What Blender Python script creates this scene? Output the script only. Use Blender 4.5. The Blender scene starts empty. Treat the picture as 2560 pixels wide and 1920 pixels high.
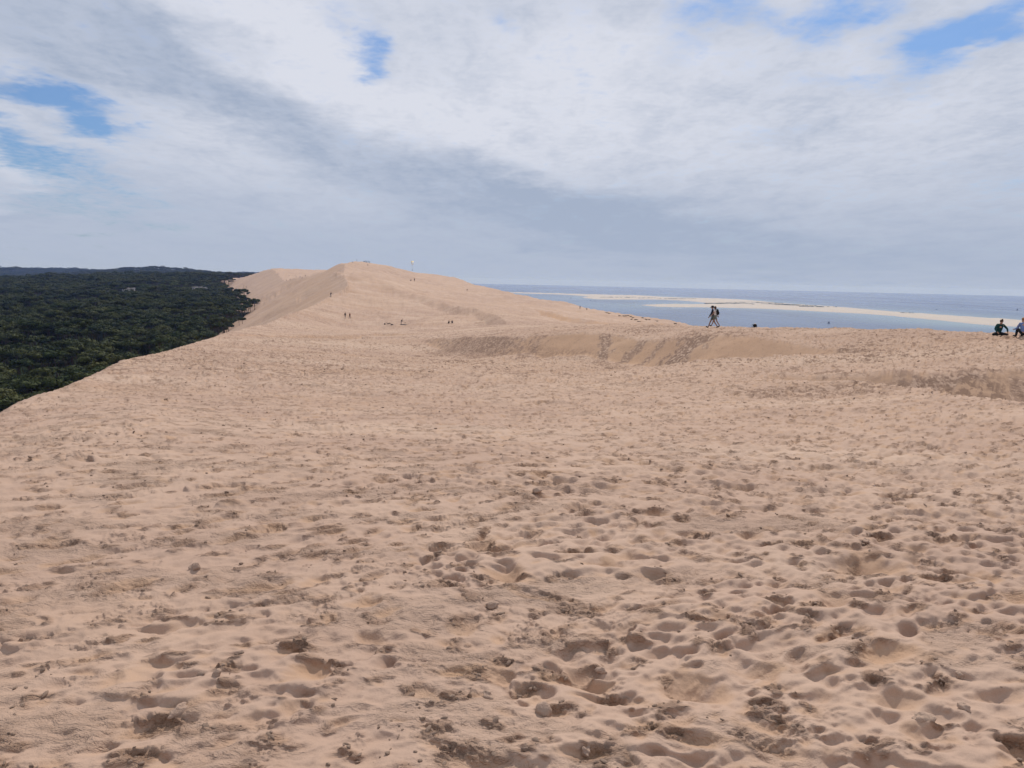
import bpy, bmesh, math, random
import numpy as np
from mathutils import Matrix, Vector

rng = np.random.default_rng(7)
random.seed(7)
SC = bpy.context.scene
COL = SC.collection
R = math.radians

# ------------------------------------------------------------------ camera
F = 1924.0                       # focal length in pixels of a 2560 px wide frame
EYE = 1.6
PITCH, ROLL = R(7.69), R(1.22)
cam_d = bpy.data.cameras.new('camera')
cam = bpy.data.objects.new('camera', cam_d)
COL.objects.link(cam)
cam_d.sensor_width = 36.0
cam_d.lens = 36.0 * F / 2560.0
cam_d.clip_start, cam_d.clip_end = 0.05, 120000
CM = Matrix.Rotation(math.pi / 2 - PITCH, 4, 'X') @ Matrix.Rotation(ROLL, 4, 'Z')
cam.matrix_world = Matrix.Translation((0, 0, EYE)) @ CM
SC.camera = cam
SC.view_settings.view_transform = 'Standard'
SC.view_settings.look = 'None'
SC.view_settings.exposure = 0.0
SC.view_settings.gamma = 1.0
SC.view_settings.use_curve_mapping = False
SC.cycles.volume_bounces = 1
SC.cycles.max_bounces = 6
SC.cycles.use_denoising = True

CR = np.array(CM.to_3x3())
def ray(px, py):
    d = CR @ np.array([(px - 1280) / F, -(py - 960) / F, -1.0])
    return d / np.linalg.norm(d)
def at(px, py, r):
    """world point seen at a photo pixel, r metres away on the map"""
    d = ray(px, py)
    k = r / math.hypot(d[0], d[1])
    return np.array([d[0] * k, d[1] * k, EYE + d[2] * k])
def on_level(px, py, z):
    d = ray(px, py)
    k = (z - EYE) / d[2]
    return np.array([d[0] * k, d[1] * k, z])

# ------------------------------------------------------------------ sun and sky
SUN_AZ, SUN_EL = R(16), R(51)           # azimuth measured from the view direction (+Y) to the right
sun_d = bpy.data.lights.new('sun', 'SUN')
sun_d.energy = 2.9
sun_d.angle = R(1.6)
sun_d.color = (1.0, 0.93, 0.84)
sun = bpy.data.objects.new('sun', sun_d)
COL.objects.link(sun)
sdir = Vector((math.sin(SUN_AZ) * math.cos(SUN_EL), math.cos(SUN_AZ) * math.cos(SUN_EL), math.sin(SUN_EL)))
sun.rotation_euler = sdir.to_track_quat('Z', 'Y').to_euler()

class NT:
    """small helper around a node tree"""
    def __init__(s, tree):
        s.t = tree; s.n = tree.nodes; s.l = tree.links
        s.n.clear()
    def new(s, typ, **kw):
        n = s.n.new(typ)
        for k, v in kw.items():
            setattr(n, k, v)
        return n
    def link(s, a, b): s.l.new(a, b)
    def put(s, sock, v):
        if v is None: return
        if hasattr(v, 'is_output') or isinstance(v, bpy.types.NodeSocket): s.l.new(v, sock)
        elif isinstance(v, (tuple, list)) and len(v) == 3 and sock.type == 'RGBA': sock.default_value = (*v, 1)
        else: sock.default_value = v
    def math(s, op, a, b=None, c=None, clamp=False):
        n = s.new('ShaderNodeMath', operation=op, use_clamp=clamp)
        for i, v in enumerate((a, b, c)):
            s.put(n.inputs[i], v)
        return n.outputs[0]
    def vmath(s, op, a, b=None):
        n = s.new('ShaderNodeVectorMath', operation=op)
        s.put(n.inputs[0], a); s.put(n.inputs[1], b)
        return n.outputs['Value'] if op in ('LENGTH', 'DOT_PRODUCT') else n.outputs[0]
    def xyz(s, x, y, z=0.0):
        n = s.new('ShaderNodeCombineXYZ')
        s.put(n.inputs[0], x); s.put(n.inputs[1], y); s.put(n.inputs[2], z)
        return n.outputs[0]
    def sep(s, v):
        n = s.new('ShaderNodeSeparateXYZ'); s.put(n.inputs[0], v)
        return n.outputs
    def noise(s, vec, scale, detail=4, rough=0.5, distort=0.0, lac=2.0):
        n = s.new('ShaderNodeTexNoise')
        s.put(n.inputs['Vector'], vec); s.put(n.inputs['Scale'], scale)
        n.inputs['Detail'].default_value = detail
        n.inputs['Roughness'].default_value = rough
        n.inputs['Lacunarity'].default_value = lac
        n.inputs['Distortion'].default_value = distort
        return n.outputs[0]
    def ramp(s, v, a, b, c=0.0, d=1.0, smooth=True):
        n = s.new('ShaderNodeMapRange')
        n.interpolation_type = 'SMOOTHSTEP' if smooth else 'LINEAR'
        s.put(n.inputs[0], v)
        for i, q in enumerate((a, b, c, d)): s.put(n.inputs[i + 1], q)
        return n.outputs[0]
    def mix(s, f, a, b, typ='MIX'):
        n = s.new('ShaderNodeMix', data_type='RGBA', blend_type=typ)
        s.put(n.inputs[0], f); s.put(n.inputs[6], a); s.put(n.inputs[7], b)
        return n.outputs[2]

world = bpy.data.worlds.new('World')
SC.world = world
world.use_nodes = True
w = NT(world.node_tree)
wout = w.new('ShaderNodeOutputWorld')
sky = w.new('ShaderNodeTexSky', sky_type='NISHITA')
sky.sun_disc = False
sky.sun_elevation = SUN_EL
sky.sun_rotation = SUN_AZ
sky.altitude = 100
sky.dust_density = 1.5
bg1 = w.new('ShaderNodeBackground'); bg1.inputs[1].default_value = 0.078
blue = w.mix(1.0, sky.outputs[0], (0.50, 0.80, 1.20), 'MULTIPLY')
w.link(blue, bg1.inputs[0])
tc = w.new('ShaderNodeTexCoord')
dx, dy, dz = w.sep(tc.outputs['Generated'])[:]
dzp = w.math('MAXIMUM', dz, 0.0)
den = w.math('ADD', dzp, 0.10)
P = w.xyz(w.math('DIVIDE', dx, den), w.math('DIVIDE', dy, den))      # position on the cloud layer
azn = w.math('MULTIPLY', w.math('ARCTAN2', dx, dy), 57.2958)
eln = w.math('MULTIPLY', w.math('ARCSINE', dz), 57.2958)
# irregular outlines: wander the angular coordinates a little
wn1 = w.math('SUBTRACT', w.noise(P, 1.3, 5, 0.6), 0.5)
wn2 = w.math('SUBTRACT', w.noise(w.vmath('ADD', P, (7.3, 2.1, 4.0)), 1.3, 5, 0.6), 0.5)
AE = w.xyz(w.math('ADD', azn, w.math('MULTIPLY', wn1, 9.0)), w.math('ADD', eln, w.math('MULTIPLY', wn2, 8.0)))
def azel(px, py):
    d = ray(px, py)
    return math.degrees(math.atan2(d[0], d[1])), math.degrees(math.asin(d[2]))
hole_on = False
def blob(px, py, sx, sy, ang=0.0, src=None):
    """soft elliptical patch: centre at a photo pixel, radii in degrees, ang tilts it"""
    a, e = azel(px, py)
    v = w.vmath('SUBTRACT', AE if src is None else src, (a, e, 0))
    rt = w.new('ShaderNodeVectorRotate', rotation_type='Z_AXIS')
    w.link(v, rt.inputs['Vector']); rt.inputs['Angle'].default_value = R(-ang)
    g_ = 1.3 if hole_on else 1.0
    v = w.vmath('DIVIDE', rt.outputs[0], (sx * g_, sy * g_, 1))
    l = w.vmath('LENGTH', v)
    return w.ramp(l, 1.0, 0.0)
def acc(items):
    s = None
    for k, b in items:
        t = w.math('MULTIPLY', b, k)
        s = t if s is None else w.math('ADD', s, t)
    return s
Ps = w.new('ShaderNodeMapping'); w.link(P, Ps.inputs[0])
Ps.inputs['Rotation'].default_value = (0, 0, R(35)); Ps.inputs['Scale'].default_value = (1.0, 0.55, 1)
n_big = w.noise(Ps.outputs[0], 0.9, 3, 0.5, 0.5)
n_mid = w.noise(Ps.outputs[0], 2.6, 6, 0.55, 0.6)
n_fine = w.noise(Ps.outputs[0], 7.5, 7, 0.6, 0.5)
n_tiny = w.noise(P, 22.0, 5, 0.6, 0.2)
tex = w.math('ADD', w.math('ADD', w.math('MULTIPLY', w.math('SUBTRACT', n_big, 0.5), 0.5),
             w.math('MULTIPLY', w.math('SUBTRACT', n_mid, 0.5), 1.0)), w.math('ADD', w.math('MULTIPLY', w.math('SUBTRACT', n_fine, 0.5), 0.85), w.math('MULTIPLY', w.math('SUBTRACT', n_tiny, 0.5), 0.45)))
# brightness of the cloud deck
shape = acc([
    (-0.30, blob(200, 130, 17, 7.0, -16)), (-0.15, blob(600, 200, 12, 4.6, -22)), (-0.10, blob(1350, 520, 14, 3.2, -18)),
    (-0.30, blob(60, 80, 12, 6, -10)), (-0.25, blob(1750, 600, 20, 3.0, -6)), (-0.2, blob(2300, 640, 18, 2.6, 0)),
    (0.42, blob(780, 110, 12, 3.6, -33)), (0.34, blob(1150, 330, 10, 2.4, -28)), (0.36, blob(1450, 200, 14, 7, 0)),
    (0.20, blob(80, 170, 8, 2.2, -25)), (0.22, blob(430, 330, 9, 3, -15)), (0.55, blob(20, 440, 4.0, 2.4, -10)), (-0.25, blob(30, 510, 4.0, 1.2, 0)),
    (0.16, blob(700, 470, 14, 3, -5)), (0.10, blob(2300, 380, 16, 7, 0)),
])
EDGE = [azel(*q) for q in ((300,-90),(440,35),(580,150),(694,220),(845,290),(1041,359),(1215,411),(1423,457),(1736,498),(2000,520))]
pf = np.polyfit([q[0] for q in EDGE], [q[1] for q in EDGE], 4)
aw, ew, _ = w.sep(AE)[:]
ac = w.math('MINIMUM', w.math('MAXIMUM', aw, -28.0), 20.0)
ee = float(pf[0])
for c_ in pf[1:]: ee = w.math('ADD', w.math('MULTIPLY', ee, ac), float(c_))
tt = w.math('SUBTRACT', ee, w.math('ADD', w.math('MULTIPLY', ew, 0.55), w.math('MULTIPLY', eln, 0.45)))
inr = w.math('MULTIPLY', w.ramp(aw, -40.0, -24.0), w.ramp(aw, 24.0, 2.0))
dark_b = w.math('MULTIPLY', w.math('MULTIPLY', w.ramp(tt, -0.4, 1.6), w.ramp(tt, 7.0, 1.4)), inr)
bright_b = w.math('MULTIPLY', w.math('MULTIPLY', w.ramp(tt, -8.0, -1.2), w.ramp(tt, 0.6, -0.9)), inr)
shape = w.math('ADD', shape, w.math('ADD', w.math('MULTIPLY', dark_b, -0.44), w.math('MULTIPLY', bright_b, 0.20)))
amp = w.ramp(eln, 0.0, 12.0, 0.45, 1.0)
lum = w.math('ADD', w.math('ADD', 0.67, w.math('MULTIPLY', shape, 0.85)), w.math('MULTIPLY', tex, amp))
low = w.ramp(eln, 0.5, 11.0, 1.0, 0.0)
lum = w.math('SUBTRACT', lum, w.math('MULTIPLY', low, 0.27))
lum = w.math('MINIMUM', w.math('MAXIMUM', lum, 0.03), 1.0)
cc = w.mix(lum, (0.355, 0.425, 0.560), (0.70, 0.725, 0.81))
cc = w.mix(w.math('MULTIPLY', low, 0.6), cc, (0.400, 0.465, 0.600))
bg2 = w.new('ShaderNodeBackground'); w.link(cc, bg2.inputs[0]); bg2.inputs[1].default_value = 1.0
# holes through which the blue shows
hole_on = True
hole = acc([
    (1.15, blob(40, 225, 5.0, 1.7, -12)), (0.6, blob(180, 250, 3.2, 1.8, -30)), (0.95, blob(40, 365, 6.5, 1.2, -10)), (0.55, blob(300, 300, 3.5, 1.4, -20)),
    (0.55, blob(230, 490, 7, 2.0, -4)), (0.9, blob(925, 115, 2.0, 1.5, -50)), (0.45, blob(830, 60, 1.8, 1.2, -20)), (0.4, blob(1260, 40, 2.0, 1.0, -20)), (0.35, blob(1700, 90, 3, 1.0, 0)), (0.5, blob(1900, 25, 3, 1.2, 0)), (0.35, blob(2000, 330, 5, 0.8, -5)),
    (0.8, blob(1755, 18, 3.6, 1.3, 0)), (1.1, blob(2130, 8, 5.0, 1.8, 4)), (1.1, blob(2370, 90, 3.4, 1.6, 0)), (0.85, blob(2340, 180, 2.8, 1.8, 12)),
    (0.85, blob(2520, 40, 4.0, 1.8, 12)), (0.6, blob(2540, 95, 2.6, 0.9, 0)), (0.4, blob(2150, 230, 5, 1.2, -12)), (0.3, blob(1660, 155, 1.6, 1.3, 0)),
    (0.35, blob(2530, 440, 5, 1.6, 0)),
])
other = w.ramp(w.math('ADD', n_big, w.math('MULTIPLY', tex, 0.25)), 0.27, 0.16)      # a few more openings out of view
hv = w.math('ADD', hole, w.math('MULTIPLY', other, 0.5))
hv = w.math('ADD', hv, w.math('MULTIPLY', w.math('ADD', w.math('SUBTRACT', n_mid, 0.5), w.math('ADD', w.math('MULTIPLY', w.math('SUBTRACT', n_fine, 0.5), 1.1), w.math('MULTIPLY', w.math('SUBTRACT', n_tiny, 0.5), 0.8))), 1.1))
cover = w.ramp(hv, 0.02, 1.25, 1.0, 0.10)
mx = w.new('ShaderNodeMixShader')
w.link(cover, mx.inputs[0]); w.link(bg1.outputs[0], mx.inputs[1]); w.link(bg2.outputs[0], mx.inputs[2])
w.link(mx.outputs[0], wout.inputs['Surface'])

# ------------------------------------------------------------------ object helpers
def tag(o, label=None, cat=None, group=None, kind=None):
    if label: o['label'] = label
    if cat: o['category'] = cat
    if group: o['group'] = group
    if kind: o['kind'] = kind
    return o
def link(name, data, parent=None, mat=None):
    o = bpy.data.objects.new(name, data)
    COL.objects.link(o)
    if parent: o.parent = parent
    if mat: data.materials.append(mat)
    return o
def mesh_np(name, co, faces, smooth=True):
    """co (n,3) float, faces (m,k) int with one k"""
    me = bpy.data.meshes.new(name)
    co = np.asarray(co, np.float32); faces = np.asarray(faces, np.int32)
    me.vertices.add(len(co)); me.vertices.foreach_set('co', co.ravel())
    k = faces.shape[1]
    me.loops.add(faces.size); me.loops.foreach_set('vertex_index', faces.ravel())
    me.polygons.add(len(faces))
    me.polygons.foreach_set('loop_start', np.arange(0, faces.size, k, dtype=np.int32))
    me.polygons.foreach_set('loop_total', np.full(len(faces), k, np.int32))
    if smooth: me.polygons.foreach_set('use_smooth', np.ones(len(faces), bool))
    me.update(calc_edges=True)
    return me
def fattr(me, name, v):
    a = me.attributes.new(name, 'FLOAT', 'POINT')
    a.data.foreach_set('value', np.asarray(v, np.float32).ravel())
def grid_faces(nr, nc, wrap=False):
    i = np.arange(nr - 1)[:, None] * nc
    j = np.arange(nc if wrap else nc - 1)[None, :]
    j2 = (j + 1) % nc
    return np.stack([i + j, i + j2, i + nc + j2, i + nc + j], -1).reshape(-1, 4)

# ------------------------------------------------------------------ noise fields (numpy)
def spectral(n, lo, hi, beta, seed):
    """periodic random field: wave numbers lo..hi, power slope beta, unit variance"""
    g = np.random.default_rng(seed)
    f = np.fft.rfft2(g.standard_normal((n, n)))
    ky = np.fft.fftfreq(n, 1 / n)[:, None]; kx = np.fft.rfftfreq(n, 1 / n)[None, :]
    k = np.hypot(kx, ky); k[0, 0] = 1
    m = (k ** -beta) * (k >= lo) * np.exp(-(k / hi) ** 4)
    a = np.fft.irfft2(f * m, s=(n, n))
    return ((a - a.mean()) / a.std()).astype(np.float32)
def sample(tile, u, v):
    """bilinear, periodic; u,v in tile widths"""
    n = tile.shape[0]
    x = np.mod(u, 1.0) * n; y = np.mod(v, 1.0) * n
    x0 = np.floor(x).astype(np.int32); y0 = np.floor(y).astype(np.int32)
    fx = (x - x0).astype(np.float32); fy = (y - y0).astype(np.float32)
    x0 %= n; y0 %= n; x1 = (x0 + 1) % n; y1 = (y0 + 1) % n
    return ((tile[y0, x0] * (1 - fx) + tile[y0, x1] * fx) * (1 - fy) +
            (tile[y1, x0] * (1 - fx) + tile[y1, x1] * fx) * fy)
NOI = spectral(512, 4, 60, 1.6, 11)
NO2 = spectral(512, 4, 90, 1.3, 12)
SMO = spectral(256, 3, 9, 1.5, 13)
def fld(t, x, y, wl, ox=0.0):
    """noise of a tile whose coarsest wave is about wl metres"""
    return sample(t, x / (wl * 4) + ox, y / (wl * 4) + ox * 1.7)
def blur(a, sig):
    n = a.shape[0]
    ky = np.fft.fftfreq(n)[:, None]; kx = np.fft.rfftfreq(n)[None, :]
    return np.fft.irfft2(np.fft.rfft2(a) * np.exp(-2 * (math.pi * sig) ** 2 * (kx ** 2 + ky ** 2)), s=a.shape).astype(np.float32)
def sstep(x, a, b):
    t = np.clip((x - a) / (b - a), 0, 1)
    return t * t * (3 - 2 * t)

# ------------------------------------------------------------------ the large dune
# measured points of the sand surface (photo pixel, distance on the map)
CTRL = [
 # crest of the lee side on the left
 (0,1043,15),(79,1008,18),(130,985,21),(190,967,24),(218,952,26.5),(285,922,33),(326,900,38),(408,883,50),(468,865,64),(532,846,88),(579,829,118),(636,815,160),
 # floor in front, bottom to far, left / middle / right
 (300,1043,12.5),(600,1043,13.5),(1280,1043,14.5),(1900,1050,14.5),(2560,1060,14),
 (500,940,30),(800,940,30),(1280,950,27),(1700,950,26),(2200,955,25.5),(2560,960,25),
 (700,880,58),(1000,880,58),(1300,862,62),(1650,872,52),(2050,880,43),(2560,895,36),
 (826,845,105),(1100,842,98),(661,835,125),(661,815,170),(826,814,195),(952,814,204),(1117,815,190),(1281,812,150),(1281,829,85),
 (1500,832,63),(1500,816,108),(1740,838,52),(1700,815,80),(1894,821,68),(2089,825,60),(2283,829,55),(2478,838,51),(2560,841,50),(2300,868,43),
 # the mound behind
 (722,785,208),(788,762,246),(836,734,280),(865,714,302),(865,798,228),(1000,790,232),(1100,780,236),(1000,750,275),(930,714,310),
 (849,684,372),(880,685,385),(914,689,420),(963,698,470),(995,705,500),(1036,709,600),(1100,718,520),(1160,731,450),(1100,742,330),
 (833,684,360),(800,698,390),(820,690,450),(862,674,520),(856,659,620),(822,674,700),(796,683,780),(902,655.5,655),(940,661,650),(990,673,655),(1030,683,660),(1066,693,690),(1123,700.5,760),
 (960,690,560),(900,680,560),(1020,702,610),
 # lower right flank of the mound
 (1187,715,560),(1281,737,470),(1376,752,430),(1440,769,395),(1519,782,365),(1598,796,325),(1645,804,300),(1686,813,275),
 (1250,790,220),(1350,800,215),(1450,805,225),(1200,765,270),(1330,770,310),(1450,790,290),(1250,750,380),
 # the far dune
 (762,694,900),(788,684,900),(716,701,870),(750,674.5,1350),(710,673,1380),(671,673,1300),(640,680,1330),(600,695,1480),(800,682,1500),(700,690,1050),
 # the ground falls a little behind the crest of the first mound
 (849,693,418),(880,694,432),(914,696,475),(963,704,535),(995,709,565),
]
ctl = []
for px, py, r in CTRL:
    p = at(px, py, r)
    ctl.append((math.degrees(math.atan2(p[0], p[1])), r, p[2]))
for a in (-60, -45, -30, -15, 0, 15, 30, 45, 60):
    for r, z in ((0.3, 0.0), (2.0, 0.0), (4.0, -0.05), (7.5, -0.22)):
        ctl.append((a, r, z))
for a in (-60, 60, 48):
    ctl += [(a, 15, -0.6), (a, 30, -1.2), (a, 60, -2.0)]
for a in (-60, 60, 30, 45): ctl += [(a, 150, -8), (a, 400, -10), (a, 900, -8)]
for a in (-40, -26): ctl += [(a, 80, -4.5), (a, 150, -7.5), (a, 300, -4), (a, 700, 3), (a, 1500, 8)]
for a in (0, 10, 20): ctl += [(a, 900, 0), (a, 1500, -5)]
ctl = np.array(ctl)
def uv_of(az, r): return np.stack([az / 14.0, np.log(r + 3.0) * 1.7], -1)
CX = uv_of(ctl[:, 0], ctl[:, 1])
CW = ctl[:, 2] / (ctl[:, 1] + 12.0)
def kern(d2): return np.where(d2 > 0, 0.5 * d2 * np.log(d2 + 1e-12), 0.0)
n_ = len(CX)
K_ = np.zeros((n_ + 3, n_ + 3))
K_[:n_, :n_] = kern(((CX[:, None] - CX[None]) ** 2).sum(-1)) + np.eye(n_) * 2e-4
K_[:n_, n_] = 1; K_[:n_, n_ + 1:] = CX; K_[n_:, :n_] = K_[:n_, n_:].T
SOL = np.linalg.solve(K_, np.concatenate([CW, np.zeros(3)]))
def base(x, y):
    shp = x.shape; x = x.ravel(); y = y.ravel()
    az = np.degrees(np.arctan2(x, y)); r = np.hypot(x, y)
    fb = sstep(np.abs(az), 50, 100)
    q = uv_of(np.clip(az, -58, 58), np.maximum(r, 0.3))
    out = np.empty(len(x))
    for i in range(0, len(x), 60000):
        s = slice(i, i + 60000)
        d2 = (q[s, 0, None] - CX[None, :, 0]) ** 2 + (q[s, 1, None] - CX[None, :, 1]) ** 2
        out[s] = kern(d2) @ SOL[:n_] + SOL[n_] + q[s] @ SOL[n_ + 1:]
    z = out * (r + 12.0)
    z = z * (1 - fb) + fb * (-0.02 * r)
    return z.reshape(shp)
def plan(pts): return np.array([at(*p)[:2] for p in pts])
def dens(pl, n=4):
    """Catmull-Rom refinement of a map polyline"""
    pl = np.asarray(pl); out = []
    q = np.vstack([2 * pl[0] - pl[1], pl, 2 * pl[-1] - pl[-2]])
    for i in range(1, len(q) - 2):
        for t in np.arange(n) / n:
            out.append(0.5 * (2 * q[i] + (q[i + 1] - q[i - 1]) * t + (2 * q[i - 1] - 5 * q[i] + 4 * q[i + 1] - q[i + 2]) * t * t
                              + (3 * q[i] - q[i - 1] - 3 * q[i + 1] + q[i + 2]) * t ** 3))
    out.append(pl[-1])
    return np.array(out)
def sdist(x, y, pl):
    """distance, side (+ right of the direction of travel), run length"""
    best = np.full(x.shape, 1e18); side = np.zeros(x.shape); run = np.zeros(x.shape); s0 = 0.0
    for a, b in zip(pl[:-1], pl[1:]):
        ab = b - a; L2 = ab @ ab; L = math.sqrt(L2)
        dx_, dy_ = x - a[0], y - a[1]
        t = np.clip((dx_ * ab[0] + dy_ * ab[1]) / L2, 0, 1)
        ex, ey = dx_ - t * ab[0], dy_ - t * ab[1]
        d = ex * ex + ey * ey
        m = d < best
        best = np.where(m, d, best)
        side = np.where(m, dx_ * ab[1] - dy_ * ab[0], side)
        run = np.where(m, s0 + t * L, run)
        s0 += L
    return np.sqrt(best), np.sign(side), run, s0
LEE = dens(np.vstack([[(-3, -120), (-5, -40), (-7, -8), (-7.8, 5)],
    plan([(0,1043,15),(79,1008,18),(130,985,21),(190,967,24),(218,952,26.5),(285,922,33),(326,900,38),(408,883,50),(468,865,64),(532,846,88),(579,829,118),(636,815,160),
          (722,785,208),(788,762,246),(836,734,280),(871,712,300)]), [(-72, 330)], plan([(833,684,362),(852,690,430),(862,680,520),(856,659,620),(822,674,700),(796,683,780),(750,694,820),(716,701,880),(700,690,1050),(671,673,1300),(600,690,1480),(560,690,1700)])]), 3)
LEE_Z = base(LEE[:, 0], LEE[:, 1])
OCE = dens(np.vstack([[(34, -160), (33, -60), (31, 0), (29, 30)], plan([(2478,838,52),(2283,828,56),(2089,824,61),(1894,821,69),(1700,814,81),(1600,814,95)]),
    [(20, 125), (36, 170), (52, 230)], plan([(1686,813,276),(1645,804,301),(1598,796,326),(1519,782,366),(1440,769,396),(1376,752,431),(1281,737,471),(1187,715,562),(1123,700,765)]), [(-80, 900), (-150, 1200), (-250, 1700)]]), 3)
SCARP = [  # crest line, depth, length of the recovery in front
 (dens(plan([(1060,848,92),(1130,841,86),(1281,832,74),(1400,832,68),(1500,834,63),(1620,838,58),(1760,846,53),(1900,852,49),(2050,858,46.5),(2200,868,43)]), 3), 1.4, 26.0),
 (dens(plan([(1900,940,28),(1972,929,29.5),(2120,925,29.5),(2245,921,29.5),(2400,914,30),(2560,905,31),(2760,905,31)]), 3), 0.95, 12.0),
 (dens(plan([(940,713,345),(963,718,330),(1044,734,300),(1139,747,268),(1205,752,248),(1240,768,222),(1262,785,196),(1278,803,172),(1290,812,155)]), 3), 2.0, 60.0),
 (dens(plan([(560,838,100),(661,825,120),(826,822,140),(960,822,150),(1060,828,130)]), 3), 0.8, 30.0),
 (dens(plan([(1700,790,300),(1480,798,250),(1400,790,270),(1340,775,300)]), 3), 1.5, 40.0),
]
LAST = {}
BANDS = [(plan([(1750,1010,20.5),(1900,1000,21.5),(2060,985,22.6),(2180,960,24),(2320,932,26.5),(2520,898,31)]), 1.5, 1.0), (plan([(850,1056,14.3),(960,1053,14.4),(1060,1050,14.5),(1250,1040,15)]), 0.16, 0.7),
         (plan([(1330,1040,15),(1500,1028,16),(1700,1010,17.5)]), 0.12, 0.5), (plan([(1060,853,88),(1200,868,78),(1450,890,60),(1700,910,45),(2000,925,35)]), 1.3, 0.6),
         (plan([(560,905,50),(430,960,27),(330,1000,19)]), 1.0, 0.35), (plan([(1650,1120,9.5),(1900,1135,9.2),(2200,1150,9)]), 0.3, 0.25)]
TROD = {0: [(1110, 1330, 0.9, 0.8), (1350, 1368, .5, .5), (1500, 1532, 0.9, 0.1), (1600, 1622, 0.8, 0.7), (1655, 1672, 0.7, 0.7), (1720, 1800, 1.0, 0.9), (2085, 2240, 0.7, 0.3), (2290, 2480, .4, .3)],
        1: [(2170, 2215, 0.4, 0.6), (2350, 2520, 1.0, 1.6), (2235, 2290, .55, .5), (2560, 2700, .7, .3)],
        2: [(1120, 1160, 0.35, 0.3), (1195, 1275, 0.45, 0.3)], 3: [(600, 960, .5, .3)]}
def dune_z(x, y, detail=True):
    """height of the sand, without the trampled relief, and a mask of loose slip faces"""
    z = base(x, y)
    slip = np.zeros(x.shape); TRO = np.zeros(x.shape); FACE = np.zeros(x.shape); SC_I = 0
    r = np.hypot(x, y)
    rr = np.clip(r, 5, 1e9)
    # rolling irregularity that grows with distance
    z = z + fld(NOI, x, y, 9.0, .3) * 0.05 * sstep(r, 6, 30) + fld(NOI, x, y, 60.0, .7) * 0.35 * sstep(r, 90, 300) + fld(NO2, x, y, 22.0, .2) * 0.18 * sstep(r, 120, 300)
    for pl, D, L in SCARP:
        d, sd, run, tot = sdist(x, y, pl)
        cen = pl[len(pl) // 2]; a = pl[len(pl) // 2 - 1]; b = pl[len(pl) // 2 + 1]
        s_cam = np.sign((0 - a[0]) * (b - a)[1] - (0 - a[1]) * (b - a)[0])     # the side on which the ground is lower: towards the walker's hollow
        Dn = D * np.clip(np.minimum(run, tot - run) / (0.16 * tot), 0, 1) ** 0.8 * (1 + 0.10 * fld(SMO, run, run * 0, D * 6, .4))
        f = np.where(sd == s_cam, d, 0.0)
        drop = np.minimum(f * 0.56, Dn)
        rec = 1 - sstep(f, Dn / 0.56, Dn / 0.56 + L)
        z = z - drop * rec
        azp = np.arctan2(x, y); trod = np.zeros(x.shape)
        for p0, p1, st, shear in TROD.get(SC_I, ()):
            a0, a1 = math.atan((p0 - 1280) / F), math.atan((p1 - 1280) / F); hw = (a1 - a0) / 2
            q = azp + shear * f / np.maximum(r, 1) - (a0 + a1) / 2 + 0.3 * hw * fld(NOI, x, y, 1.5, .2)
            trod = np.maximum(trod, st * (1 - sstep(np.abs(q), hw * 0.6, hw * 1.1)))
        trod = trod * ((f > 0) & (f < Dn / 0.56 + 1.6 * D))
        TRO[:] = np.maximum(TRO, trod)
        SC_I += 1
        FACE[:] = np.maximum(FACE, sstep(f, -0.1, 0.3) * sstep(Dn / 0.56 + 1.2, f - 0.2, f + 0.6) * sstep(Dn, 0.2 * D, 0.5 * D) * (d < 30))
        slip = np.maximum(slip, sstep(f, 0, 0.3) * sstep(Dn / 0.56 + 0.35, f - 0.2, f + 0.35) * sstep(Dn, 0.2 * D, 0.5 * D) * (1 - 0.85 * trod) * (0.12 if D > 1.8 else 0.9))
    for pl, wd, st in BANDS:
        d, sd, run, tot = sdist(x, y, pl)
        q = st * (1 - sstep(d, wd * 0.35, wd)) * sstep(np.minimum(run, tot - run), 0, 0.15 * tot) * sstep(fld(NO2, x, y, 0.8, .6), -1.3, 0.2)
        TRO[:] = np.maximum(TRO, q)
    # lee side, 31 degrees, down to the wood
    d, sd, run, tot = sdist(x, y, LEE)
    left = sd < 0
    zl = np.full(x.shape, -1e9)
    xs, ys = x[left], y[left]
    best = np.full(xs.shape, -1e9)
    for i in range(len(LEE) - 1):
        a, b = LEE[i], LEE[i + 1]; za, zb = LEE_Z[i], LEE_Z[i + 1]
        ab = b - a; L2 = ab @ ab
        t = np.clip(((xs - a[0]) * ab[0] + (ys - a[1]) * ab[1]) / L2, 0, 1)
        dd = np.hypot(xs - a[0] - t * ab[0], ys - a[1] - t * ab[1])
        best = np.maximum(best, za + (zb - za) * t - 0.60 * np.maximum(dd - 0.3, 0) - 0.06 * np.minimum(dd, 0.3))
    rn = run[left]; dl = d[left]; rl = rr[left]
    groove = fld(NOI, rn, dl * 0.06, 14.0, .1) * 0.012 * np.minimum(rl, 500) * sstep(dl, 1, 0.05 * rl) * sstep(rl, 60, 200) * 0.13
    z[left] = best + groove
    slip[left] = np.maximum(slip[left], sstep(dl, 0.5, 8.0) * (0.30 - 0.27 * sstep(rl, 750, 1000)))
    # sea side
    d, sd, run, tot = sdist(x, y, OCE)
    g = np.where(sd > 0, d, 0.0)
    rad = 70.0
    g2 = np.where(g < 0.30 * rad, g * g / (2 * rad), 0.30 * g - 0.045 * rad)
    z = z - g2 * np.clip(1.0, 0, 1)
    LAST['trod'] = TRO; LAST['face'] = FACE
    return z, slip

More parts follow.
